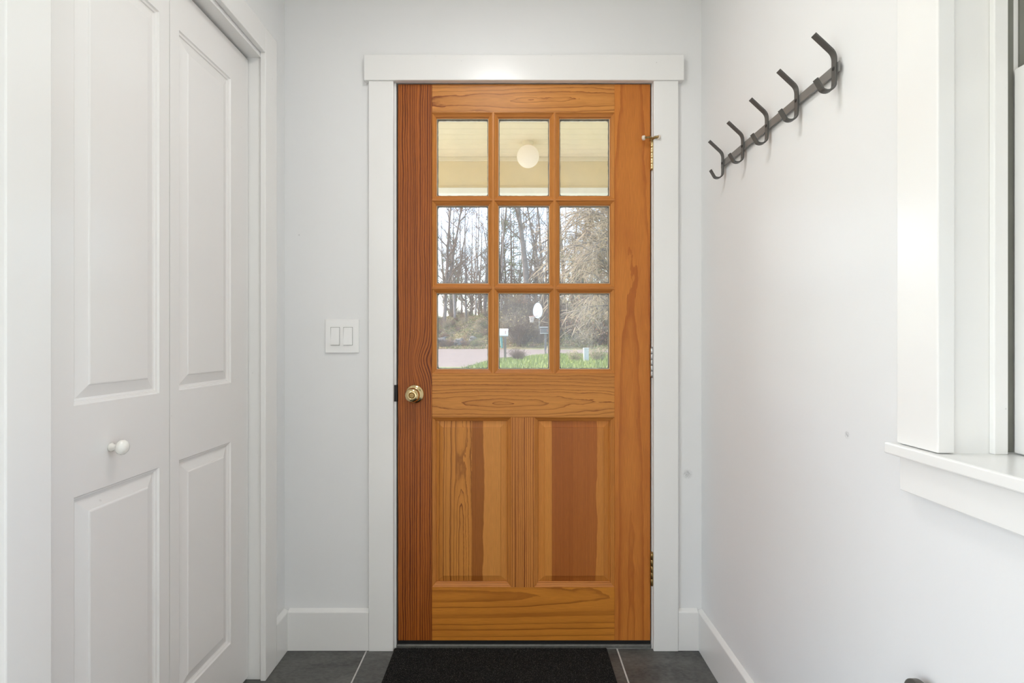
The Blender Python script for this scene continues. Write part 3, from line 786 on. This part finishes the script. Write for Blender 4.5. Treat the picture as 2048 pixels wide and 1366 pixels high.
# ================================================================== OUTDOORS
rg = random.Random(11)
def hnoise(x, y, s=0.0):
    return (math.sin(x * 0.61 + y * 0.37 + s) + math.sin(x * 1.27 - y * 0.83 + 2.1 + s) * 0.6 + math.sin(x * 2.9 + y * 2.3 + s * 2) * 0.3 + math.sin(-x * 5.1 + y * 4.4 + s) * 0.18)
GZ = CZ - 0.62
def sm(a, b, x):
    f = max(0.0, min(1.0, (x - a) / (b - a))); return f * f * (3 - 2 * f)
def ground_z(x, y):
    z = -0.32 + (GZ + 0.32) * sm(4.0, 10.5, y)
    bank = sm(42.5, 52.0, y + 1.2 * math.sin(x * 0.35 + 0.6))
    hgt = 3.3 + 0.35 * math.sin(x * 0.4 + 1.0)
    z += bank * hgt + bank * (1 - bank) * 0.9 * hnoise(x, y) + bank * 0.12 * hnoise(x * 2, y * 2)
    if bank > 0.02: z += min(1.0, bank * 4) * 0.38 * mnoise.fractal(Vector((x * 0.9, y * 0.9, 3.0)), 1.0, 2.0, 4)
    z -= 1.8 * sm(54, 80, y)
    return z
def terrain(name, x0, x1, nx, y0, y1, ny, mat):
    v = []; f = []
    for j in range(ny + 1):
        for i in range(nx + 1):
            x = x0 + (x1 - x0) * i / nx; y = y0 + (y1 - y0) * j / ny
            v.append((x, y, ground_z(x, y)))
    for j in range(ny):
        for i in range(nx):
            q = j * (nx + 1) + i; f.append((q, q + 1, q + nx + 2, q + nx + 1))
    me = bpy.data.meshes.new(name); me.from_pydata(v, [], f); me.polygons.foreach_set('use_smooth', [True] * len(f))
    me.materials.append(M[mat]); o = bpy.data.objects.new(name, me); COL.objects.link(o); return o
t = NT('lawn'); co = t.coord(); n1 = t.noise(co, 2.2, 5, 0.6); n2 = t.noise(co, 30, 3)
t.principled(t.mix(0.4, t.ramp(n1, [(0.3, alb((112, 120, 68), .8)), (0.6, alb((136, 142, 86), .8)), (0.75, alb((150, 142, 110), .8))]), t.ramp(n2, [(0.3, alb((92, 108, 54), .8)), (0.7, alb((150, 156, 98), .8))])), 0.9, 0, 0.2); M['lawn'] = t.m
t = NT('mossy_bank'); co = t.coord(); n1 = t.noise(co, 0.55, 6, 0.65); n2 = t.noise(co, 5.0, 5, 0.7)
c1 = t.ramp(n1, [(0.30, alb((104, 84, 66))), (0.42, alb((126, 112, 66))), (0.50, alb((88, 100, 44))), (0.58, alb((128, 104, 80))), (0.72, alb((88, 80, 74)))])
c2 = t.ramp(n2, [(0.36, alb((34, 28, 22))), (0.5, alb((112, 94, 74))), (0.66, alb((160, 142, 116)))])
t.principled(t.mix(0.55, c1, c2), 0.95, 0, 0.1, t.bump(n2, 0.8, 0.15)); M['bank'] = t.m
M['drive'] = simple('gravel_drive', (114, 102, 93), 0.95, var=0.14, scale=1.3, spec=0.1)
M['rock'] = simple('grey_rock', (104, 98, 90), 0.9, var=0.45, scale=3, bump=0.4)
M['bark'] = simple('grey_bark', (118, 106, 98), 0.95, var=0.25, scale=3.0, spec=0.1)
M['bark_pale'] = simple('pale_birch_bark', (150, 140, 132), 0.9, var=0.2, scale=3.0, spec=0.1)
M['twig'] = simple('brown_twig', (112, 95, 84), 0.95, var=0.2, scale=2.0, spec=0.1)
M['twig_tan'] = simple('tan_twig', (172, 154, 128), 0.95, var=0.22, scale=6.0, spec=0.1)
M['needles'] = simple('pine_needles', (108, 116, 78), 0.9, var=0.25, scale=3.0, spec=0.1)
M['buds'] = simple('spring_buds', (150, 134, 96), 0.9, var=0.25, scale=3.0, spec=0.1)
M['deadleaf'] = simple('russet_leaf', (146, 106, 80), 0.9, var=0.25, scale=3.0, spec=0.1)
M['leaf'] = simple('green_leaf', (104, 126, 62), 0.8, var=0.3, scale=5.0, spec=0.2)
M['grey_post'] = simple('grey_post', (176, 178, 174), 0.8, var=0.1)
M['dark_metal'] = simple('dark_mailbox', (92, 88, 86), 0.5, var=0.1)
M['teal'] = simple('teal_tube', (96, 138, 130), 0.6, var=0.1)
M['net'] = simple('net_cord', (222, 214, 204), 0.8, var=0.05)
M['orange_rim'] = simple('rim_paint', (190, 130, 110), 0.6, var=0.1)

ground = struct(terrain('ground', -45, 45, 90, -16, 42, 58, 'lawn'), 'grass ground around the house up to the bank', 'ground')
bank_o = struct(terrain('bank', -45, 45, 300, 42, 82, 150, 'bank'), 'mossy brown bank beyond the driveway', 'bank')
poly = [(-14, 9.8), (-1.30, 10.2), (-1.10, 12.46), (-0.78, 16.6), (-0.42, 19.4), (0.3, 20.9), (1.5, 23.5), (5, 25.5), (14, 27.5), (30, 29), (30, 36), (14, 37.0), (5, 38.5), (0, 40.5), (-6, 42.6), (-14, 43.0), (-30, 43), (-30, 10)]
bm = bmesh.new()
vb = [bm.verts.new((x, y, GZ - 0.05 + (0.0 if y > 10.6 else -0.03))) for x, y in poly]
vt = [bm.verts.new((x, y, GZ + 0.018 + (0.0 if y > 10.6 else -0.03))) for x, y in poly]
bm.faces.new(vt)
for i in range(len(poly)):
    j = (i + 1) % len(poly); bm.faces.new((vb[i], vb[j], vt[j], vt[i]))
struct(finish('driveway', bm, 'drive'), 'pale pinkish gravel driveway crossing below the bank', 'driveway')
bm = bmesh.new(); wl = []
for i in range(9):
    y = 4.15 + 6.0 * i / 8; z = ground_z(-1.8, y) + 0.03
    wl.append([bm.verts.new(p) for p in ((-2.7, y, z - 0.12), (-2.7, y, z), (-0.95, y, z), (-0.95, y, z - 0.12))])
for a, b in zip(wl, wl[1:]):
    for q in range(4): bm.faces.new((a[q], a[(q + 1) % 4], b[(q + 1) % 4], b[q]))
struct(finish('added_bounce_path', bm, 'concrete'), 'added unseen pale concrete strip bouncing neutral light into the porch', 'path')  # added out of sight as a neutral reflector for the porch
# grass blades on the near lawn
gr = Tubes()
for i in range(16000):
    y = rg.uniform(11.0, 25.0); x = rg.uniform(-1.2, 4.5)
    lim = -1.15 + sm(10.5, 17, y) * 0.40 + (max(0, y - 16.6)) * 0.30
    if x < lim + 0.05: continue
    h = rg.uniform(0.04, 0.13); w_ = 0.012; a = rg.uniform(0, PI); b0 = len(gr.v); z0 = ground_z(x, y)
    lx, ly = rg.uniform(-.05, .05), rg.uniform(-.05, .05)
    gr.v += [(x - w_ * math.cos(a), y - w_ * math.sin(a), z0), (x + w_ * math.cos(a), y + w_ * math.sin(a), z0), (x + lx, y + ly, z0 + h)]; gr.f.append((b0, b0 + 1, b0 + 2))
M['blade'] = simple('grass_blade', (128, 138, 76), 0.8, var=0.25, scale=1.5, spec=0.1)
gb_ = gr.build('grass', 'blade', ground, False); gb_['kind'] = 'stuff'; gb_['label'] = 'short green spring grass on the near lawn'

# rocks in the bank
def rock(loc, sx, sy, sz, seed, label):
    bm = bmesh.new(); bmesh.ops.create_icosphere(bm, subdivisions=4, radius=1.0); r_ = random.Random(seed)
    ph = [r_.uniform(0, 6) for _ in range(4)]
    for v in bm.verts:
        k = 1 + 0.16 * math.sin(v.co.x * 3 + ph[0]) + 0.13 * math.sin(v.co.y * 4 + ph[1]) + 0.12 * math.sin(v.co.z * 5 + ph[2] + v.co.x * 2) + 0.28 * mnoise.fractal(v.co * 2.2 + Vector((seed * 7, 0, 0)), 1.0, 2.0, 4)
        v.co = Vector((v.co.x * sx * k, v.co.y * sy * k, v.co.z * sz * k))
    o = finish('boulder', bm, 'rock', None); o.location = loc; tag(o, label, 'boulder', 'boulders in the bank')
for i, (x, y, sx, sy, sz) in enumerate(((-4.7, 45.3, .6, .5, .40), (-3.5, 46.2, .40, .35, .3), (-6.3, 46.4, .6, .5, .4), (-8, 45.5, .8, .6, .5))):
    rock((x, y, ground_z(x, y) + 0.1), sx, sy, sz, i, 'grey boulder set into the mossy bank above the driveway')

# fallen leaves and low growth on the bank
t = NT('leaf_litter'); co = t.coord(); n1 = t.noise(co, 0.9, 4, 0.6); n2 = t.noise(co, 9.0, 2)
cA = t.ramp(n1, [(0.34, alb((150, 104, 78))), (0.46, alb((168, 150, 92))), (0.53, alb((104, 122, 52))), (0.62, alb((160, 128, 96)))])
t.principled(t.mix(0.5, cA, t.ramp(n2, [(0.3, alb((66, 52, 40))), (0.5, alb((150, 128, 98))), (0.7, alb((206, 186, 150)))])), 0.9, 0, 0.1); M['litter'] = t.m
lt_ = Tubes()
for i in range(42000):
    y = 43.2 + 10.5 * rg.random() ** 1.3; x = rg.uniform(-12, 12); s_ = rg.uniform(0.035, 0.085)
    lt_.quad((x, y, ground_z(x, y) + rg.uniform(0.0, 0.14)), Vector((rg.uniform(-1, 1), rg.uniform(-.6, .6), rg.uniform(-1, 1))) * s_, Vector((rg.uniform(-1, 1), rg.uniform(-.6, .6), rg.uniform(-1, 1))) * s_)
ll_ = lt_.build('leaf_litter', 'litter', bank_o, False); ll_['kind'] = 'stuff'; ll_['label'] = 'fallen leaves and low growth scattered over the mossy bank'

# ---- bare trees
def grow(T, base, direction, length, r0, level, rr, leafs, lean_up=0.12, segs=None, spread=1.0):
    """one limb with its side limbs"""
    n = segs or (9, 5, 4, 3)[min(level, 3)]
    p = Vector(base); d = Vector(direction).normalized(); pts = [p.copy()]; rad = [r0]
    for i in range(n):
        jit = (0.035, 0.16, 0.25, 0.35)[min(level, 3)]
        d = (d + Vector((rr.uniform(-jit, jit), rr.uniform(-jit, jit), rr.uniform(-jit, jit) + (lean_up * 0.5 if level else 0)))).normalized()
        p = p + d * (length / n); pts.append(p.copy()); rad.append(max(0.004, r0 * (1 - 0.88 * (i + 1) / n)))
    T[min(level, 1)].add(pts, rad, (7, 4, 3, 3)[min(level, 3)])
    if level >= 3:
        if leafs is not None:
            for q in range(2):
                c = pts[rr.randrange(1, n + 1)]; s = rr.uniform(0.03, 0.07)
                leafs.quad(c, Vector((rr.uniform(-1, 1), rr.uniform(-1, 1), rr.uniform(-1, 1))) * s, Vector((rr.uniform(-1, 1), rr.uniform(-1, 1), rr.uniform(-1, 1))) * s)
        return
    cnt = (22, 8, 5)[level]
    for k in range(cnt):
        f = rr.uniform((0.12, 0.2, 0.15)[level], 1.0); idx = min(n - 1, int(f * n)); ff = f * n - idx
        b = pts[idx].lerp(pts[idx + 1], ff); rb = rad[idx] * (1 - ff) + rad[idx + 1] * ff
        a = rr.uniform(0, 2 * PI); up = rr.uniform(0.1, 0.9)
        nd = Vector((math.cos(a), math.sin(a), up)) * spread + d * 0.35
        L = (length * 0.24 * (1.15 - f * 0.75), length * 0.42, length * 0.45)[level] * rr.uniform(0.6, 1.25)
        grow(T, b, nd, L, min(rb * 0.55, L * 0.022 + 0.004), level + 1, rr, leafs, lean_up, None, spread)
def make_tree(name, h, r0, seed, bark, foliage=None, lean=(0, 0), fork=False):
    rr = random.Random(seed); T = [Tubes(), Tubes()]; lf = Tubes() if foliage else None
    grow(T, (0, 0, -0.3), (lean[0], lean[1], 1), h, r0, 0, rr, lf)
    if fork: grow(T, (0, 0, h * 0.12), (0.22, 0.05, 1), h * 0.85, r0 * 0.8, 0, rr, lf)
    o = root(name, (0, 0, 0))
    T[0].build('trunk', bark, o); T[1].build('branches', 'twig', o)
    if foliage: lf.build('foliage', foliage, o, False)['kind'] = 'stuff'
    return o
def make_pine(name, h, r0, seed):
    rr = random.Random(seed); T = [Tubes(), Tubes()]; lf = Tubes()
    o = root(name, (0, 0, 0))
    T[0].add([(0, 0, -0.3), (0.1, 0, h * 0.4), (0.0, 0.1, h)], [r0, r0 * 0.7, 0.02], 8)
    for k in range(70):
        z = rr.uniform(0.22, 0.98) * h; a = rr.uniform(0, 2 * PI); L = (1.05 - z / h) * h * 0.20 + 0.6
        e = Vector((math.cos(a) * L, math.sin(a) * L, z + rr.uniform(-0.3, 0.5))); s = Vector((0, 0, z))
        T[1].add([s, s.lerp(e, 0.5) + Vector((0, 0, 0.1)), e], [0.04, 0.025, 0.008], 4)
        for q in range(34):
            c = s.lerp(e, rr.uniform(0.3, 1.05)) + Vector((rr.gauss(0, .22), rr.gauss(0, .22), rr.gauss(0, .16)))
            b_ = Vector((rr.uniform(-1, 1), rr.uniform(-1, 1), rr.uniform(-.4, .8))).normalized() * rr.uniform(0.10, 0.24)
            lf.quad(c, b_, b_.cross(Vector((rr.uniform(-1, 1), rr.uniform(-1, 1), 1))).normalized() * 0.03)
    T[0].build('trunk', 'bark', o); T[1].build('branches', 'twig', o); lf.build('foliage', 'needles', o, False)['kind'] = 'stuff'
    return o
KIND = {
    'slim': (make_tree('birch_tree', 17, 0.13, 1, 'bark_pale', None), 'slim pale bare birch tree on the bank beyond the driveway', 'slim birches on the bank'),
    'fork': (make_tree('alder_tree', 18, 0.20, 2, 'bark', None, (0.04, 0), True), 'forked bare grey tree on the bank beyond the driveway', 'forked trees on the bank'),
    'big': (make_tree('maple_tree', 20, 0.33, 3, 'bark', 'buds', (-0.06, 0)), 'stout leaning bare grey tree with budding twigs beyond the driveway', 'stout trees on the bank'),
    'leafy': (make_tree('oak_tree', 15, 0.15, 4, 'bark', 'deadleaf'), 'young tree with sparse russet leaves on the bank', 'russet leaved trees on the bank'),
    'pine': (make_pine('pine_tree', 12, 0.17, 5), 'soft green pine tree among the bare trees on the bank', 'pines on the bank'),
}
used = set()
SPECIAL = {0: 'tall forked bare tree on the bank above the grey boulders', 6: 'small soft green pine beside the tall forked tree above the boulders',
           9: 'tall soft green pine standing behind the white mailbox', 12: 'stout leaning grey tree standing behind the basketball backboard',
           14: 'forked grey tree beside the stout tree and basketball backboard', 20: 'large green pine rising behind the drooping tree'}
def plant(kind, x, y, rz, s, lab2=None):
    proto, lab, grp = KIND[kind]
    o = proto if kind not in used else copy_tree(proto); used.add(kind)
    o.location = (x, y, ground_z(x, y) - 0.05); o.rotation_euler = (0, 0, rz); o.scale = (s, s, s)
    tag(o, lab2 or lab, 'tree', grp)
def at(xp, Y): return (xp - 1024) * Y / F
fixed = [('fork', 888, 50, 0.3, 1.0), ('slim', 910, 52, 1, 1.05), ('slim', 924, 60, 2, 1), ('leafy', 932, 50, .5, .9), ('slim', 943, 66, 4, 1), ('big', 968, 55, 2.6, .72),
         ('pine', 900, 58, 0, .8), ('slim', 951, 54, 3, .9), ('leafy', 957, 60, 3, .9), ('pine', 1022, 60, 1, 1.15), ('slim', 1002, 57, 5, 1), ('slim', 1012, 66, .4, 1),
         ('big', 1058, 49, 0.0, 1.0), ('slim', 1030, 70, 2, 1.1), ('fork', 1090, 52, 3.0, .95), ('slim', 1074, 63, 2.2, 1), ('leafy', 1046, 66, 1.2, 1), ('slim', 1100, 58, 1.7, 1.1),
         ('big', 1128, 56, 1.5, .8), ('fork', 1142, 60, 0, 1), ('pine', 1172, 54, 2, 1.15), ('slim', 1160, 64, 2.9, 1.1), ('pine', 1205, 60, 3, 1.1), ('leafy', 1190, 55, 2, 1.1), ('slim', 1215, 66, .7, 1)]
for i, (k, xp, Y, rz, s) in enumerate(fixed): plant(k, at(xp, Y), Y, rz, s, SPECIAL.get(i))
kinds = ['slim', 'fork', 'leafy', 'pine', 'big', 'slim']
for i in range(30):
    Y = rg.uniform(58, 76); plant(rg.choice(kinds), rg.uniform(-9, 13), Y, rg.uniform(0, 6), rg.uniform(0.7, 1.1))
for i in range(16):
    Y = rg.uniform(49, 74); x = rg.choice((-1, 1)) * rg.uniform(13, 38); plant(rg.choice(kinds), x, Y, rg.uniform(0, 6), rg.uniform(0.8, 1.15))

# ---- brush on the bank
def make_bush(name, h, n, seed, mat, leafmat=None):
    rr = random.Random(seed); T = Tubes(); lf = Tubes(); o = root(name, (0, 0, 0))
    for k in range(n):
        a = rr.uniform(0, 2 * PI); sp = rr.uniform(0.1, 0.9); L = h * rr.uniform(0.5, 1.1)
        d = Vector((math.cos(a) * sp, math.sin(a) * sp, 1)).normalized(); b = Vector((rr.gauss(0, .12), rr.gauss(0, .12), -0.1)) * h
        p1 = b + d * L * 0.5; p2 = p1 + (d + Vector((rr.uniform(-.4, .4), rr.uniform(-.4, .4), -0.3))).normalized() * L * 0.5
        T.add([b, p1, p2], [0.007 * h + 0.002, 0.005 * h, 0.0022], 3)
        for q in range(7):
            s = p1.lerp(p2, rr.random()) if rr.random() < .6 else b.lerp(p1, rr.uniform(.3, 1))
            e = s + Vector((rr.uniform(-1, 1), rr.uniform(-1, 1), rr.uniform(-.3, 1))).normalized() * L * rr.uniform(.15, .35)
            T.add([s, e], [0.0035 * h + 0.001, 0.0015], 3)
            if leafmat:
                sz = 0.03 * h
                lf.quad(e, Vector((rr.uniform(-1, 1), rr.uniform(-1, 1), rr.uniform(-1, 1))) * sz, Vector((rr.uniform(-1, 1), rr.uniform(-1, 1), rr.uniform(-1, 1))) * sz)
    T.build('stems', mat, o)
    if leafmat: lf.build('leaves', leafmat, o, False)['kind'] = 'stuff'
    return o
BK = [(make_bush('brush_shrub', 2.2, 110, 21, 'twig'), 'bare brown twiggy shrub on the bank', 'bare shrubs on the bank'),
      (make_bush('brush_shrub', 1.8, 90, 22, 'twig', 'deadleaf'), 'russet leaved shrub on the bank', 'russet shrubs on the bank'),
      (make_bush('green_brush', 1.8, 90, 24, 'twig', 'leaf'), 'low green leaved shrub on the bank', 'green shrubs on the bank'),
      (make_bush('brush_shrub', 2.0, 90, 23, 'twig_tan', 'buds'), 'tan budding shrub on the bank', 'budding shrubs on the bank')]
ub = set()
def shrub(k, x, y, s, rz):
    o = BK[k][0] if k not in ub else copy_tree(BK[k][0]); ub.add(k)
    o.location = (x, y, ground_z(x, y)); o.scale = (s, s, s); o.rotation_euler = (0, 0, rz); tag(o, BK[k][1], 'shrub', BK[k][2])
for i in range(34):
    Y = rg.uniform(43.5, 53); shrub(rg.choice((0, 0, 1, 3)), rg.uniform(-0.6, 4.6), Y, rg.uniform(.6, 1.25), rg.uniform(0, 6))
for i in range(60):
    Y = rg.uniform(43.8, 54); shrub(rg.choice((0, 1, 1, 2, 3)), rg.uniform(-9.5, -1.2), Y, rg.uniform(.22, .55), rg.uniform(0, 6))
for i in range(40):
    Y = rg.uniform(43.5, 53); x = rg.uniform(5.0, 12); shrub(rg.choice((0, 1, 3)), x, Y, rg.uniform(.9, 1.9), rg.uniform(0, 6))

# ---- things on the lawn
gs = make_bush('lawn_shrub', 0.46, 190, 31, 'twig'); gs.location = (at(1036, 17.2), 17.2, ground_z(0, 17.2)); gs.scale = (1.05, 1.05, 1.0)
tag(gs, 'low grey brown bare shrub on the lawn beside the white mailbox', 'shrub')
for i, (xp, Y, s, lab) in enumerate(((1150, 16.2, 0.9, 'small green shrub on the lawn left of the grey stake'), (1196, 16.6, 1.2, 'bigger green shrub on the lawn behind the drooping tree'))):
    b = make_bush('green_shrub', 0.46, 120, 40 + i, 'twig_tan', 'leaf'); b.location = (at(xp, Y), Y, ground_z(0, Y)); b.scale = (s, s, s); tag(b, lab, 'shrub')
sx, sy = at(1172, 16.0), 16.0
stk = root('stake', (sx, sy, GZ), 'short pale grey stake standing in the lawn grass', 'post')
box('stake_post', sx - .075, sx + .075, sy - .075, sy + .075, GZ - 0.02, GZ + 0.40, 'grey_post', stk, 0.012, 2); box('stake_cap', sx - .085, sx + .085, sy - .085, sy + .085, GZ + 0.40, GZ + 0.425, 'grey_post', stk, 0.006)
def mailbox(xp, Y, zb, w_, h_, L, mat, post, label, rz, tube):
    x = at(xp, Y); r_ = root('mailbox', (x, Y, ground_z(x, Y)), label, 'mailbox'); g0 = ground_z(x, Y)
    bm = bmesh.new(); prof = [(-w_ / 2, 0), (w_ / 2, 0)] + [(w_ / 2 * math.cos(PI * i / 10), h_ - w_ / 2 + w_ / 2 * math.sin(PI * i / 10)) for i in range(11)]
    A = [bm.verts.new((-L / 2, a, zb + b)) for a, b in prof]; B = [bm.verts.new((L / 2, a, zb + b)) for a, b in prof]
    bm.faces.new(A[::-1]); bm.faces.new(B)
    for i in range(len(prof)):
        j = (i + 1) % len(prof); bm.faces.new((A[i], A[j], B[j], B[i]))
    bmesh.ops.translate(bm, verts=bm.verts, vec=(x, Y, 0)); finish('box', bm, mat, r_)
    box('post', x + post - .045, x + post + .045, Y - .045, Y + .045, g0 - .05, zb - 0.03, 'bark' if tube else 'dark_metal', r_, .006)
    box('shelf', x - L / 2, x + L / 2, Y - w_ / 2, Y + w_ / 2, zb - 0.03, zb, 'grey_post', r_, .004)
    box('flag', x + L / 4, x + L / 4 + .02, Y - w_ / 2 - .012, Y - w_ / 2 - .001, zb + .05, zb + .17, 'orange_rim', r_)
    if tube:
        tb = Tubes(); tb.add([(0, 0, 0), (0.01, -.02, -.12), (0.03, 0, -.38)], [.045, .05, .04], 8); o = tb.build('hanging_tube', 'teal', r_)
        o.location = (-0.02 * 1 - 0.02, -.10, zb - g0 - .06)
    if not tube: box('lid', x - L / 2 - .02, x + L / 2 + .02, Y - w_ / 2 - .02, Y + w_ / 2 + .02, zb + h_, zb + h_ + .02, 'white_ext', r_, .004)
Y1 = 18.5
mailbox(1004.5, Y1, px(0, 671, Y1)[2], .17, px(0, 657.5, Y1)[2] - px(0, 671, Y1)[2], .42, 'white_ext', 0.10, 'white mailbox on a wooden post with a teal tube hanging', 0, True)
Y2 = 24.0
mailbox(1089.5, Y2, px(0, 666, Y2)[2], .22, px(0, 655, Y2)[2] - px(0, 666, Y2)[2], .42, 'dark_metal', 0.03, 'dark mailbox with a pale lid on a dark post', 0, False)
# basketball hoop
YH = 44.0
hc = px(1075.5, 621, YH); zg = ground_z(hc[0], YH)
bh = root('basketball_hoop', (hc[0], YH, zg), 'white fan shaped basketball backboard with hoop and net on a pole', 'basketball hoop')
bm = bmesh.new(); ring = []
for i in range(28):
    a = 2 * PI * i / 28; ring.append((0.40 * math.cos(a) * (1 - 0.10 * math.sin(a)), 0.66 * math.sin(a)))
A = [bm.verts.new((a, -0.02, b)) for a, b in ring]; B = [bm.verts.new((a, 0.02, b)) for a, b in ring]
bm.faces.new(A[::-1]); bm.faces.new(B)
for i in range(28): bm.faces.new((A[i], A[(i + 1) % 28], B[(i + 1) % 28], B[i]))
bmesh.ops.translate(bm, verts=bm.verts, vec=hc); finish('backboard', bm, 'white_ext', bh)
rim = Tubes(); cxr, czr = -0.52 , -0.50
pts = [(cxr + 0.23 * math.cos(2 * PI * i / 20), -0.25 + 0.23 * math.sin(2 * PI * i / 20), czr) for i in range(21)]
rim.add(pts, [0.014] * 21, 5); rim.add([(0, 0, czr + .05), (cxr + .2, -.2, czr)], [.02, .02], 5)
o = rim.build('rim', 'orange_rim', bh); o.location = (0, 0, hc[2] - zg)
net = Tubes()
for i in range(14):
    a = 2 * PI * i / 14
    for tw in (0.5, -0.5):
        net.add([(cxr + 0.23 * math.cos(a), -.25 + .23 * math.sin(a), czr), (cxr + .16 * math.cos(a + tw), -.25 + .16 * math.sin(a + tw), czr - .28), (cxr + .12 * math.cos(a), -.25 + .12 * math.sin(a), czr - .52)], [.011] * 3, 3)
o = net.build('net', 'net', bh); o.location = (0, 0, hc[2] - zg)
pole = Tubes(); pole.add([(0.15, 0.55, -0.3), (0.15, 0.55, hc[2] - zg - .5), (0.02, 0.03, hc[2] - zg - .1)], [.05] * 3, 8); pole.build('pole', 'grey_post', bh)

# ---- drooping tangled tree close to the porch
rr = random.Random(77)
T0, T1 = Tubes(), Tubes(); lfq = Tubes()
wt = root('drooping_tree', (3.1, 13.2, ground_z(3.1, 13.2)), 'tangled bare drooping tree with tan twigs on the lawn before the driveway', 'tree')
T0.add([(0, 0, -.2), (0.05, 0, 1.2), (-0.1, 0.05, 2.4), (-.05, 0, 3.6)], [.16, .13, .10, .05], 9)
for k in range(150):
    z0 = rr.uniform(1.1, 3.5); a = PI + rr.gauss(0, 0.85) if k < 115 else rr.uniform(0, 2 * PI)
    L = rr.uniform(1.2, 2.5); hz = rr.uniform(0.2, 1.5); end = rr.uniform(-1.6, 1.1) if rr.random() < .7 else rr.uniform(.6, 2.2)
    p = []
    for i in range(8):
        f = i / 7
        p.append(Vector((math.cos(a) * L * f + rr.gauss(0, .05), math.sin(a) * L * f * .8 + rr.gauss(0, .05), z0 + hz * math.sin(f * PI * .8) + end * f * f + rr.gauss(0, .03))))
    p = [Vector((q.x - .05, q.y, max(q.z, 0.10))) for q in p]
    T0.add(p, [.024 - .020 * i / 7 for i in range(8)], 4)
    for q in range(32):
        i = rr.randrange(1, 7); s = p[i].lerp(p[i + 1], rr.random()); dd = (p[i + 1] - p[i]).normalized()
        l2 = rr.uniform(.2, .6); d2_ = (dd * .8 + Vector((rr.uniform(-1, 1), rr.uniform(-1, 1), rr.uniform(-.9, .7)))).normalized()
        m = s + d2_ * l2 * .5; e = m + (d2_ + Vector((rr.uniform(-.4, .4), rr.uniform(-.4, .4), -0.35))).normalized() * l2 * .5
        m.z = max(m.z, .06); e.z = max(e.z, .04)
        T1.add([s, m, e], [.006, .0045, .0022], 3)
        if rr.random() < 0.35:
            lfq.quad(e, Vector((rr.uniform(-1, 1), rr.uniform(-1, 1), rr.uniform(-1, 1))) * .014, Vector((rr.uniform(-1, 1), rr.uniform(-1, 1), rr.uniform(-1, 1))) * .014)
T0.build('limbs', 'bark', wt); T1.build('twigs', 'twig_tan', wt); lfq.build('buds', 'buds', wt, False)['kind'] = 'stuff'
